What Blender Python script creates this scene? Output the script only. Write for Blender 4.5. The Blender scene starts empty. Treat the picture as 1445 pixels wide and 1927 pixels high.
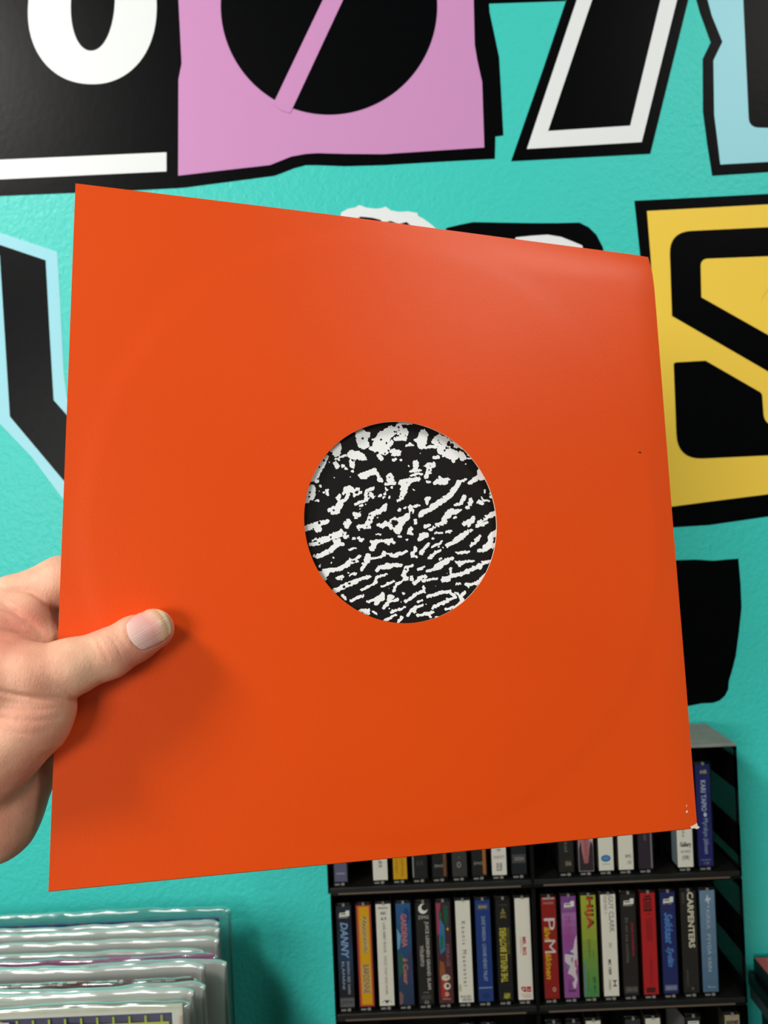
import bpy, bmesh, math, random
import numpy as np
from mathutils import Vector, Matrix
from mathutils.geometry import tessellate_polygon

random.seed(7)
SC = bpy.context.scene
COL = SC.collection

# ------------------------------------------------------------------ camera
W, H, F = 1445, 1927, 1500.0
CX, CY = W / 2, H / 2
ROLL = math.radians(2.45)
CR, SR = math.cos(ROLL), math.sin(ROLL)
CAMZ = 1.5

def cam2w(p):
    """camera-frame metres (right, down, depth) -> world"""
    u, v, d = p
    return Vector((u * CR - v * SR, d, CAMZ - (u * SR + v * CR)))

def at(px, py, d):
    return cam2w(((px - CX) / F * d, (py - CY) / F * d, d))

cd = bpy.data.cameras.new('camera')
cam = bpy.data.objects.new('camera', cd)
COL.objects.link(cam)
cam.location = (0, 0, CAMZ)
cam.rotation_euler = (Matrix.Rotation(ROLL, 4, 'Y') @ Matrix.Rotation(math.pi / 2, 4, 'X')).to_euler()
cd.sensor_fit = 'VERTICAL'
cd.sensor_height = 36
cd.lens = F / H * 36
cd.clip_start = 0.01
cd.dof.use_dof = True
cd.dof.focus_distance = 0.385
cd.dof.aperture_fstop = 15
SC.camera = cam

# ------------------------------------------------------------------ world, lights, exposure
wd = bpy.data.worlds.new('world')
SC.world = wd
wd.use_nodes = True
wd.node_tree.nodes['Background'].inputs[0].default_value = (0.9, 0.95, 1.0, 1)
wd.node_tree.nodes['Background'].inputs[1].default_value = 0.25
SC.view_settings.view_transform = 'Standard'
SC.view_settings.look = 'None'
SC.view_settings.gamma = 1
SC.view_settings.exposure = -0.18
SC.view_settings.use_curve_mapping = False
SC.cycles.max_bounces = 10
SC.cycles.transparent_max_bounces = 40
SC.cycles.caustics_reflective = False
SC.cycles.caustics_refractive = False

def area(name, loc, size, power, aim, color=(1, 1, 1)):
    l = bpy.data.lights.new(name, 'AREA')
    l.shape = 'RECTANGLE'
    l.size, l.size_y = size
    l.energy = power
    l.color = color
    o = bpy.data.objects.new(name, l)
    COL.objects.link(o)
    o.location = loc
    o.rotation_euler = (Vector(aim) - Vector(loc)).to_track_quat('-Z', 'Y').to_euler()
    return o

area('ceiling_light_left', (-1.3, -0.5, 2.92), (0.45, 0.6), 54, (-0.5, 0.5, 0.4), (1.0, 0.96, 0.91))
area('ceiling_light_right', (1.25, -0.5, 2.92), (0.35, 0.7), 14, (0.6, 0.4, 0.4), (1.0, 0.96, 0.91))
area('rear_fill_light', (-1.3, -2.2, 1.75), (0.95, 0.9), 48, (0.1, 0.6, 1.05), (1.0, 0.97, 0.94))  # added fill lamp behind the camera, with no window modelled

# ------------------------------------------------------------------ helpers
def lin(c):
    return tuple(((x / 255) / 12.92 if x / 255 <= 0.04045 else ((x / 255 + 0.055) / 1.055) ** 2.4) for x in c)

MATS = {}
def mat(name, rgb, rough=0.5, spec=0.5, metal=0.0, noise_amt=0.0, noise_scale=40, bump=0.0, bump_scale=200, coat=0.0):
    if name in MATS:
        return MATS[name]
    m = bpy.data.materials.new(name)
    m.use_nodes = True
    nt = m.node_tree
    b = nt.nodes['Principled BSDF']
    c = lin(rgb)
    b.inputs['Base Color'].default_value = (*c, 1)
    b.inputs['Roughness'].default_value = rough
    b.inputs['Specular IOR Level'].default_value = spec
    b.inputs['Metallic'].default_value = metal
    b.inputs['Coat Weight'].default_value = coat
    b.inputs['Coat Roughness'].default_value = 0.1
    if noise_amt or bump:
        tc = nt.nodes.new('ShaderNodeTexCoord')
    if noise_amt:
        n = nt.nodes.new('ShaderNodeTexNoise')
        n.inputs['Scale'].default_value = noise_scale
        n.inputs['Detail'].default_value = 4
        nt.links.new(tc.outputs['Object'], n.inputs['Vector'])
        mx = nt.nodes.new('ShaderNodeMix')
        mx.data_type = 'RGBA'
        mx.inputs[6].default_value = (*[min(1, x * (1 + noise_amt)) for x in c], 1)
        mx.inputs[7].default_value = (*[x * (1 - noise_amt) for x in c], 1)
        nt.links.new(n.outputs['Fac'], mx.inputs[0])
        nt.links.new(mx.outputs[2], b.inputs['Base Color'])
    if bump:
        n2 = nt.nodes.new('ShaderNodeTexNoise')
        n2.inputs['Scale'].default_value = bump_scale
        n2.inputs['Detail'].default_value = 3
        nt.links.new(tc.outputs['Object'], n2.inputs['Vector'])
        bp = nt.nodes.new('ShaderNodeBump')
        bp.inputs['Strength'].default_value = bump
        bp.inputs['Distance'].default_value = 0.001
        nt.links.new(n2.outputs['Fac'], bp.inputs['Height'])
        nt.links.new(bp.outputs[0], b.inputs['Normal'])
    MATS[name] = m
    return m

def flat(rgb):
    return mat('ink_%d_%d_%d' % tuple(rgb), rgb, 0.5, 0.3)

def clear_mat(name, tint, haze=0.0, haze_col=(1, 1, 1), gloss=0.12, rough=0.08, bump=0.0, bump_scale=60):
    if name in MATS:
        return MATS[name]
    m = bpy.data.materials.new(name)
    m.use_nodes = True
    nt = m.node_tree
    nt.nodes.clear()
    out = nt.nodes.new('ShaderNodeOutputMaterial')
    tr = nt.nodes.new('ShaderNodeBsdfTransparent')
    tr.inputs[0].default_value = (*tint, 1)
    gl = nt.nodes.new('ShaderNodeBsdfGlossy')
    gl.inputs['Color'].default_value = (1, 1, 1, 1)
    gl.inputs['Roughness'].default_value = rough
    df = nt.nodes.new('ShaderNodeBsdfDiffuse')
    df.inputs[0].default_value = (*haze_col, 1)
    m1 = nt.nodes.new('ShaderNodeMixShader')
    m1.inputs[0].default_value = haze
    nt.links.new(tr.outputs[0], m1.inputs[1])
    nt.links.new(df.outputs[0], m1.inputs[2])
    m2 = nt.nodes.new('ShaderNodeMixShader')
    fr = nt.nodes.new('ShaderNodeLayerWeight')
    fr.inputs['Blend'].default_value = 0.25
    mm = nt.nodes.new('ShaderNodeMath')
    mm.operation = 'MULTIPLY_ADD'
    mm.inputs[1].default_value = 0.5
    mm.inputs[2].default_value = gloss
    nt.links.new(fr.outputs['Fresnel'], mm.inputs[0])
    nt.links.new(mm.outputs[0], m2.inputs[0])
    nt.links.new(m1.outputs[0], m2.inputs[1])
    nt.links.new(gl.outputs[0], m2.inputs[2])
    nt.links.new(m2.outputs[0], out.inputs[0])
    if bump:
        tc = nt.nodes.new('ShaderNodeTexCoord')
        mp = nt.nodes.new('ShaderNodeMapping')
        mp.inputs['Scale'].default_value = (0.25, 1, 1)
        n2 = nt.nodes.new('ShaderNodeTexNoise')
        n2.inputs['Scale'].default_value = bump_scale
        nt.links.new(tc.outputs['Object'], mp.inputs[0])
        nt.links.new(mp.outputs[0], n2.inputs['Vector'])
        bp = nt.nodes.new('ShaderNodeBump')
        bp.inputs['Strength'].default_value = bump
        bp.inputs['Distance'].default_value = 0.004
        nt.links.new(n2.outputs['Fac'], bp.inputs['Height'])
        nt.links.new(bp.outputs[0], gl.inputs['Normal'])
    MATS[name] = m
    return m

def mesh_obj(name, verts, faces, mats, parent=None, mi=None, smooth=False):
    me = bpy.data.meshes.new(name)
    me.from_pydata([tuple(v) for v in verts], [], faces)
    if not isinstance(mats, (list, tuple)):
        mats = [mats]
    for m in mats:
        me.materials.append(m)
    if mi is not None:
        me.polygons.foreach_set('material_index', mi)
    if smooth:
        me.polygons.foreach_set('use_smooth', [True] * len(me.polygons))
    me.update()
    o = bpy.data.objects.new(name, me)
    COL.objects.link(o)
    if parent:
        o.parent = parent
    return o

def thing(name, label, cat, loc=(0, 0, 0), group=None):
    o = bpy.data.objects.new(name, None)
    o.empty_display_size = 0.02
    COL.objects.link(o)
    o.location = loc
    o['label'] = label
    o['category'] = cat
    if group:
        o['group'] = group
    return o

def tag(o, label, cat, group=None):
    o['label'] = label
    o['category'] = cat
    if group:
        o['group'] = group
    return o

class MB:
    """collects boxes and polygons into one mesh"""
    def __init__(s):
        s.v, s.f, s.m = [], [], []
    def box(s, x0, x1, y0, y1, z0, z1, mi=0, bev=0.0):
        if bev:
            bm = bmesh.new()
            bmesh.ops.create_cube(bm, size=1)
            for v in bm.verts:
                v.co = Vector(((x0 + x1) / 2 + v.co.x * (x1 - x0), (y0 + y1) / 2 + v.co.y * (y1 - y0), (z0 + z1) / 2 + v.co.z * (z1 - z0)))
            bmesh.ops.bevel(bm, geom=bm.edges[:], offset=bev, segments=2, affect='EDGES', profile=0.5)
            n = len(s.v)
            bm.verts.index_update()
            s.v += [tuple(v.co) for v in bm.verts]
            for f in bm.faces:
                s.f.append([n + v.index for v in f.verts])
                s.m.append(mi)
            bm.free()
            return s
        n = len(s.v)
        s.v += [(x, y, z) for x in (x0, x1) for y in (y0, y1) for z in (z0, z1)]
        for q in ((0, 1, 3, 2), (4, 6, 7, 5), (0, 4, 5, 1), (2, 3, 7, 6), (0, 2, 6, 4), (1, 5, 7, 3)):
            s.f.append([n + i for i in q])
            s.m.append(mi)
        return s
    def poly(s, pts, mi=0):
        n = len(s.v)
        s.v += [tuple(p) for p in pts]
        s.f.append(list(range(n, n + len(pts))))
        s.m.append(mi)
        return s
    def build(s, name, mats, parent=None, smooth=False):
        return mesh_obj(name, s.v, s.f, mats, parent, s.m, smooth)

# ------------------------------------------------------------------ room
YW = 0.872                       # plane of the painted wall
def wall_paint():
    m = bpy.data.materials.new('turquoise_wall_paint')
    m.use_nodes = True
    nt = m.node_tree
    b = nt.nodes['Principled BSDF']
    b.inputs['Base Color'].default_value = (*lin((62, 206, 196)), 1)
    b.inputs['Roughness'].default_value = 0.42
    b.inputs['Specular IOR Level'].default_value = 0.35
    tc = nt.nodes.new('ShaderNodeTexCoord')
    n = nt.nodes.new('ShaderNodeTexNoise')
    n.inputs['Scale'].default_value = 175
    n.inputs['Detail'].default_value = 3
    n.inputs['Distortion'].default_value = 0.6
    n.inputs['Roughness'].default_value = 0.45
    nt.links.new(tc.outputs['Object'], n.inputs['Vector'])
    bp = nt.nodes.new('ShaderNodeBump')
    bp.inputs['Strength'].default_value = 0.5
    bp.inputs['Distance'].default_value = 0.0016
    nt.links.new(n.outputs['Fac'], bp.inputs['Height'])
    nt.links.new(bp.outputs[0], b.inputs['Normal'])
    return m
M_wall = wall_paint()
M_white = mat('white_room_paint', (182, 180, 174), 0.7)
def struct(name, mb, m):
    o = mb.build(name, m)
    o['kind'] = 'structure'
    return o
RX, RY0, RZ = 2.6, -2.6, 3.0
struct('wall_back', MB().box(-RX, RX, YW, YW + 0.12, 0, RZ), M_wall)
struct('wall_left', MB().box(-RX - 0.1, -RX, RY0, YW, 0, RZ), M_white)
struct('wall_right', MB().box(RX, RX + 0.1, RY0, YW, 0, RZ), M_white)
struct('wall_front', MB().box(-RX, RX, RY0 - 0.1, RY0, 0, RZ), M_white)
struct('ceiling', MB().box(-RX, RX, RY0, YW, RZ, RZ + 0.1), M_white)
struct('floor', MB().box(-RX, RX, RY0, YW, -0.1, 0), mat('grey_floor', (120, 115, 108), 0.5, noise_amt=0.15, noise_scale=8))

# ------------------------------------------------------------------ wall decals
K = (9, 9, 11)
def dec_mat(name, rgb):
    return mat(name, rgb, 0.33, 0.22, bump=0.10, bump_scale=130)
D_black = mat('black_vinyl', (3, 3, 5), 0.33, 0.07, bump=0.10, bump_scale=130)
D_white = dec_mat('white_vinyl', (236, 238, 240))
D_pink = dec_mat('pink_vinyl', (209, 146, 198))
D_blue = dec_mat('light_blue_vinyl', (158, 220, 234))
D_yellow = dec_mat('yellow_vinyl', (250, 210, 80))

def decal_part(name, pts, m, layer, parent):
    """a cut vinyl shape on the wall, 0.3 mm thick, stacked by layer"""
    y1 = YW - 0.0003 * layer
    y0 = y1 - 0.0003
    P = []
    for (x, y) in pts:
        w = at(x, y, YW)
        P.append((w.x, w.z))
    # orientation
    A = sum(P[i - 1][0] * P[i][1] - P[i][0] * P[i - 1][1] for i in range(len(P)))
    if A < 0:
        P = P[::-1]
    bm = bmesh.new()
    f = [bm.verts.new((x, y0, z)) for x, z in P]
    b = [bm.verts.new((x, y1, z)) for x, z in P]
    n = len(P)
    for tri in tessellate_polygon([[Vector((x, z, 0)) for x, z in P]]):
        a, b_, c = tri
        (x0, z0), (x1, z1), (x2, z2) = P[a], P[b_], P[c]
        if (x1 - x0) * (z2 - z0) - (x2 - x0) * (z1 - z0) < 0:
            b_, c = c, b_
        bm.faces.new((f[a], f[b_], f[c]))
    for i in range(n):
        bm.faces.new((f[(i + 1) % n], f[i], b[i], b[(i + 1) % n]))
    me = bpy.data.meshes.new(name)
    bm.to_mesh(me)
    bm.free()
    me.materials.append(m)
    o = bpy.data.objects.new(name, me)
    COL.objects.link(o)
    o.parent = parent
    return o

def ring(cx, cy, rx, ry, n=72, rot=0.0, p=2.0):
    o = []
    for i in range(n):
        a = 2 * math.pi * i / n
        c, s = math.cos(a), math.sin(a)
        x = rx * math.copysign(abs(c) ** (2 / p), c)
        y = ry * math.copysign(abs(s) ** (2 / p), s)
        o.append((cx + x * math.cos(rot) - y * math.sin(rot), cy + x * math.sin(rot) + y * math.cos(rot)))
    return o

def rc(pts):
    """polygon with rounded corners: points (x, y) or (x, y, r)"""
    out = []
    n = len(pts)
    for i, p in enumerate(pts):
        if len(p) == 2:
            out.append(p)
            continue
        a, c = Vector(pts[i - 1][:2]), Vector(pts[(i + 1) % n][:2])
        q = Vector(p[:2])
        r = p[2]
        p0 = q + (a - q).normalized() * r
        p1 = q + (c - q).normalized() * r
        for k in range(9):
            t = k / 8
            v = p0 * (1 - t) ** 2 + q * 2 * t * (1 - t) + p1 * t * t
            out.append((v.x, v.y))
    return out

# 1 black panel with the white round letter, joined to the pink panel's black outline
t = thing('wall_decal', 'black wall decal with white round letter and white bar, at the upper left', 'wall decal')
decal_part('backing', [(-140, -230), (336, -230), (336, 354), (279, 357), (140, 363), (0, 369), (-140, 376)], D_black, 0, t)
decal_part('letter_outline', ring(174, 18, 121, 141, 80, 0.05, 2.15), D_white, 1, t)
decal_part('letter_counter', ring(175, 4, 41, 92, 60, 0.05, 2.1), D_black, 2, t)
decal_part('underline', [(-120, 307), (0, 301), (313.5, 287), (313.5, 323), (0, 338), (-120, 344)], D_white, 1, t)
# 2 pink panel
t = thing('wall_decal', 'pink wall decal with a black slashed circle and black outline, at the top', 'wall decal')
decal_part('outline', [(336, -230), (1100, -230), (1064, 2), (920, 7), (921, 23), (930, 65), (939, 108), (943, 180), (947, 255), (932, 257), (931, 299),
            (820, 305), (720, 311), (650, 313), (598, 311), (575, 311), (553, 317), (530, 326), (516, 331), (448, 340), (349, 353), (336, 354)], D_black, 0, t)
decal_part('panel', [(334, -230), (336, 0), (339, 60), (342, 120), (336, 150), (335.5, 331), (420, 321), (508, 311), (528, 303), (548, 295), (575, 290),
            (598, 288.5), (650, 290), (720, 290.5), (911, 278), (909, 215), (907, 155), (898, 115), (893, 85), (891, 0), (890, -230)], D_pink, 1, t)
decal_part('circle', ring(619, 12, 203.5, 204.5, 120), D_black, 2, t)
decal_part('slash', [(717, -230), (608, 0), (514, 197), (530, 209), (546.5, 213.5), (646, 0), (754, -230)], D_pink, 3, t)
# 3 slanted letter
t = thing('wall_decal', 'slanted black wall decal with a white inner outline, at the top beside the pink panel', 'wall decal')
decal_part('outline', [(961.5, 303.5), (1223, 289.5), (1294.5, 0), (1348, -230), (1146, -230), (1063, 7), (1023.5, 125)], D_black, 1, t)
decal_part('inner_outline', [(991, 281), (1207, 268), (1273.5, 0), (1330, -230), (1166, -230), (1085, 0)], D_white, 2, t)
decal_part('fill', [(1031, 247), (1185, 237), (1242, 0), (1298, -230), (1196, -230), (1114, 0)], D_black, 3, t)
# 4 light blue panel
t = thing('wall_decal', 'light blue wall decal with black outline and dark centre, at the top right corner', 'wall decal')
decal_part('outline', [(1305, -230), (1310, 0), (1317, 25), (1337, 80), (1322, 111), (1322.5, 211), (1331, 275), (1340, 331), (1445, 324), (1640, 312), (1640, -230)], D_black, 0, t)
decal_part('panel', [(1325, -230), (1331, 0), (1339, 30), (1359, 79), (1342, 114), (1343.5, 216), (1349, 260), (1355, 310), (1445, 305), (1620, 296), (1620, -230)], D_blue, 1, t)
decal_part('fill', rc([(1390, -230), (1398, 0), (1409, 240, 18), (1445, 241), (1590, 232, 20), (1590, -230)]), D_black, 2, t)
# 5 yellow panel with S
t = thing('wall_decal', 'yellow wall decal with a thick black angular letter, right of the orange sleeve', 'wall decal')
decal_part('outline', [(1193.5, 378), (1445, 365), (1720, 352), (1740, 940), (1600, 957), (1445, 972), (1334, 988), (1270, 992), (1238, 993), (1204, 477)], D_black, 0, t)
decal_part('panel', [(1217, 397.5), (1445, 385), (1695, 373), (1705, 905), (1445, 930), (1334, 944), (1267, 953), (1256, 954), (1223.5, 477)], D_yellow, 1, t)
decal_part('letter_top', rc([(1258.5, 437, 42), (1445, 428), (1650, 418, 40), (1655, 540), (1445, 542), (1428, 566, 8), (1445, 578), (1650, 700), (1660, 820), (1445, 699.5), (1264, 595)]), D_black, 2, t)
decal_part('letter_counter', rc([(1317.5, 488, 14), (1445, 483), (1600, 476), (1600, 530), (1447, 541), (1430, 565, 6), (1447, 579), (1620, 735), (1445, 631), (1319, 560)]), D_yellow, 3, t)
decal_part('letter_bottom', rc([(1267, 682.5, 5), (1327, 679), (1433, 740, 6), (1437, 795, 16), (1470, 808), (1640, 800), (1640, 850), (1445, 857), (1274, 865, 48)]), D_black, 2, t)
# 6 black block lower right
t = thing('wall_decal', 'plain black wall decal with a rounded lower corner, right of the sleeve above the cassettes', 'wall decal')
decal_part('fill', [(1180, 1060), (1276, 1054), (1310, 1053), (1343, 1055), (1389, 1051), (1393, 1095), (1395, 1143), (1390, 1190), (1384, 1235), (1377, 1262),
            (1371, 1282), (1370, 1297), (1364, 1309), (1354, 1318), (1342, 1322.5), (1320, 1323.5), (1297, 1328), (1180, 1340)], D_black, 0, t)
# 7 light blue bent letter at the left
t = thing('wall_decal', 'black bent wall decal outlined in light blue, left of the orange sleeve', 'wall decal')
decal_part('outline', [(-190, 400), (0, 438), (108, 474), (113, 560), (120, 700), (126, 750), (200, 830), (260, 700), (300, 560), (340, 560), (330, 900), (250, 990),
            (190, 1015), (115, 934), (60, 860), (0, 797), (-60, 735), (-190, 700)], D_blue, 0, t)
decal_part('fill', [(-170, 420), (0, 461), (86, 490), (93, 620), (101, 753), (125, 780), (205, 860), (280, 740), (310, 610), (305, 880), (240, 960), (190, 970), (118, 902),
            (19, 784), (10, 640), (0, 480), (-170, 440)], D_black, 1, t)
# 8 jagged white crest and black letter behind the sleeve's top edge
t = thing('wall_decal', 'jagged white wall decal with black marks, showing just above the sleeve edge', 'wall decal')
decal_part('outline', [(630, 470), (642, 400), (655, 393), (668, 391), (676, 386), (690, 391), (705, 393), (718, 392), (726, 389), (735, 396), (750, 399), (768, 398), (785, 401), (787, 407),
            (797, 412), (812, 423), (830, 440), (850, 520), (640, 520)], D_white, 0, t)
decal_part('mark', [(670, 414), (678, 408), (700, 410), (716, 414), (720, 420), (735, 416), (750, 422), (765, 418), (772, 424), (770, 500), (670, 500)], D_black, 1, t)
t = thing('wall_decal', 'black round-shouldered wall decal with a white centre, half hidden behind the sleeve', 'wall decal')
decal_part('outline', [(820, 470), (840, 429), (865, 423), (890, 418), (940, 419), (1000, 420), (1050, 420), (1090, 419), (1108, 428), (1122, 442), (1134, 465), (1145, 520), (1150, 640), (830, 640)], D_black, 0, t)
decal_part('centre', [(965, 520), (970, 447), (1000, 444), (1030, 442), (1055, 446), (1078, 455), (1095, 462), (1105, 500), (1105, 560), (965, 560)], D_white, 1, t)

# ------------------------------------------------------------------ sleeve frame (metric, camera frame)
SW = 0.315
_T = np.array([-0.14743675, -0.15708808, 0.38097351])
_EX = np.array([0.96398594, 0.02143689, 0.26508783])
_EY = np.array([0.02427185, 1.00009845, -0.15532733])
_N = np.cross(_EX, _EY)
_N /= np.linalg.norm(_N)          # points away from the camera

def hs(px, py, h):
    """point on the pixel ray at signed distance h behind the sleeve's front face"""
    r = np.array([(px - CX) / F, (py - CY) / F, 1.0])
    return r * ((_T @ _N + h) / (r @ _N))

def px2st(px, py):
    p = hs(px, py, 0) - _T
    A = np.stack([_EX, _EY], 1)
    return np.linalg.lstsq(A, p, rcond=None)[0]      # metres along x and y

HC = px2st(757.5, 980.5)
HR = 0.0500

def warp(s, t):
    """height of the card out of its plane (towards the camera is negative)"""
    x, y = s / SW, t / SW
    r = math.hypot(s - SW / 2, t - SW / 2)
    h = 0.0
    q = min(1, max(0, (0.1545 - r) / 0.010))
    h -= 0.0003 * q * q * (3 - 2 * q)                # the disc inside shows through
    h -= 0.0016 * math.sin(math.pi * min(1, max(0, x))) * math.sin(math.pi * min(1, max(0, y)))
    c = max(0, x - 0.45) / 0.55
    d = max(0, 0.085 - y) / 0.085
    h += 0.00025 * math.sin(x * 7 + y * 4) * math.sin(y * 6 - x * 2)
    return h

def curl(s, t):
    """the whole sleeve bends back along its top edge, most at the right end"""
    x, y = s / SW, t / SW
    c = max(0, x - 0.40) / 0.60
    d = max(0, 0.065 - y) / 0.065
    g = max(0, 0.05 - (1 - x)) / 0.05
    return 0.0034 * (c ** 1.2) * d * d + 0.0007 * g * g

def sleeve_pt(s, t, h=0.0):
    h = h + curl(s, t)
    p = _T + _EX * s + _EY * t + _N * h
    return cam2w(p)

def orange_mat():
    m = bpy.data.materials.new('orange_coated_card')
    m.use_nodes = True
    nt = m.node_tree
    b = nt.nodes['Principled BSDF']
    b.inputs['Roughness'].default_value = 0.36
    b.inputs['Specular IOR Level'].default_value = 0.42
    tc = nt.nodes.new('ShaderNodeTexCoord')
    n = nt.nodes.new('ShaderNodeTexNoise')
    n.inputs['Scale'].default_value = 14
    n.inputs['Detail'].default_value = 5
    nt.links.new(tc.outputs['Object'], n.inputs['Vector'])
    mx = nt.nodes.new('ShaderNodeMix')
    mx.data_type = 'RGBA'
    mx.inputs[6].default_value = (*lin((235, 79, 3)), 1)
    mx.inputs[7].default_value = (*lin((229, 74, 4)), 1)
    nt.links.new(n.outputs['Fac'], mx.inputs[0])
    nt.links.new(mx.outputs[2], b.inputs['Base Color'])
    n2 = nt.nodes.new('ShaderNodeTexNoise')
    n2.inputs['Scale'].default_value = 2200
    n2.inputs['Detail'].default_value = 2
    nt.links.new(tc.outputs['Object'], n2.inputs['Vector'])
    bp = nt.nodes.new('ShaderNodeBump')
    bp.inputs['Strength'].default_value = 0.16
    bp.inputs['Distance'].default_value = 0.0004
    nt.links.new(n2.outputs['Fac'], bp.inputs['Height'])
    nt.links.new(bp.outputs[0], b.inputs['Normal'])
    return m
M_orange = orange_mat()
M_cut = mat('raw_card_edge', (238, 222, 200), 0.8)

def panel(name, h0, hole, parent, thick, sign):
    """square card panel with a round hole: rings from the hole to the square edge"""
    NA, NR = 192, 44
    V, Fc, MI = [], [], []
    cx, cy = HC
    for j in range(NR + 1):
        q = j / NR
        for i in range(NA):
            a = 2 * math.pi * i / NA
            c, s_ = math.cos(a), math.sin(a)
            # distance to the square edge along this direction
            ks = []
            if c > 1e-9: ks.append((SW - cx) / c)
            if c < -1e-9: ks.append(-cx / c)
            if s_ > 1e-9: ks.append((SW - cy) / s_)
            if s_ < -1e-9: ks.append(-cy / s_)
            R = min(ks)
            r = HR + (R - HR) * q
            V.append((cx + c * r, cy + s_ * r))
    # snap nearest outer vertices to the corners
    for (X, Y) in ((0, 0), (SW, 0), (SW, SW), (0, SW)):
        k = min(range(NR * NA, NR * NA + NA), key=lambda k: (V[k][0] - X) ** 2 + (V[k][1] - Y) ** 2)
        V[k] = (X, Y)
    front = [sleeve_pt(s, t, h0 + sign * warp(s, t)) for s, t in V]
    back = [sleeve_pt(s, t, h0 + sign * warp(s, t) + thick) for s, t in V]
    n = len(V)
    for j in range(NR):
        for i in range(NA):
            a, b = j * NA + i, j * NA + (i + 1) % NA
            c, d = a + NA, b + NA
            Fc.append((a, b, d, c)); MI.append(0)
            Fc.append((n + a, n + c, n + d, n + b)); MI.append(0)
    for i in range(NA):
        a, b = i, (i + 1) % NA
        Fc.append((a, n + a, n + b, b)); MI.append(1)
        a, b = NR * NA + i, NR * NA + (i + 1) % NA
        Fc.append((a, b, n + b, n + a)); MI.append(1)
    V2 = front + back
    nv = len(V2)
    V2 = V2 + V2
    Fc = [tuple(i + nv for i in f) if MI[k] == 1 else f for k, f in enumerate(Fc)]
    o = mesh_obj(name, V2, Fc, [M_orange, M_cut], parent, MI)
    o.data.polygons.foreach_set('use_smooth', [m == 0 for m in MI])
    return o

slv = thing('record_sleeve', 'square orange card record sleeve with a round centre hole, held up by the hand', 'record sleeve')
panel('front_panel', 0.0, True, slv, 0.0007, 1)
panel('back_panel', 0.0036, True, slv, 0.0004, -1)
# folded spine along the right edge and glued folds top and bottom
sp = MB()
NS = 40
for (fn) in (lambda q: (SW - 0.0003, q * SW), lambda q: (q * SW, SW - 0.0003), lambda q: (q * SW, 0.0003)):
    pass
def strip(name, fn):
    V, Fc = [], []
    for i in range(NS + 1):
        s, t = fn(i / NS)
        w = warp(s, t)
        for k in range(5):
            a = math.pi * k / 4
            lo, hi = w + 0.0001, 0.0039 - w
            mid, r = (lo + hi) / 2, (hi - lo) / 2
            out = 0.0006 * math.sin(a)
            ds, dt = fn(0.5)
            ex = out if ds > SW * 0.9 else 0
            ey = out if dt > SW * 0.9 else (-out if dt < SW * 0.1 else 0)
            V.append(sleeve_pt(s + ex, t + ey, mid - r * math.cos(a)))
    for i in range(NS):
        for k in range(4):
            a = i * 5 + k
            Fc.append((a, a + 1, a + 6, a + 5))
    return mesh_obj(name, V, Fc, M_orange, slv, smooth=True)
strip('spine_fold', lambda q: (SW, q * SW))
strip('bottom_fold', lambda q: (q * SW, SW))
# worn white nick on the lower right corner, two white scuffs and a dark fleck
def fleck(name, pts, m, h=-0.0001, parent=slv):
    V = []
    for (x, y) in pts:
        s, t = px2st(x, y)
        V.append(sleeve_pt(s, t, warp(s, t) + h))
    return mesh_obj(name, V, [list(range(len(V)))], m, parent)
fleck('torn_corner', [(1300, 1556), (1309, 1552), (1313, 1549), (1315, 1555), (1319, 1557), (1316, 1560), (1312, 1561), (1308, 1559), (1302, 1560)], M_cut)
fleck('scuff', [(1292, 1515), (1293, 1514), (1293, 1519), (1292, 1519)], M_cut)
fleck('scuff', [(1291, 1529), (1293, 1525), (1295, 1526), (1295, 1529), (1292, 1530)], M_cut)
fleck('dark_mark', [(1199, 851), (1202, 850.2), (1206, 851.6), (1205, 853.4), (1201, 852.8)], flat((70, 30, 15)))

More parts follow.
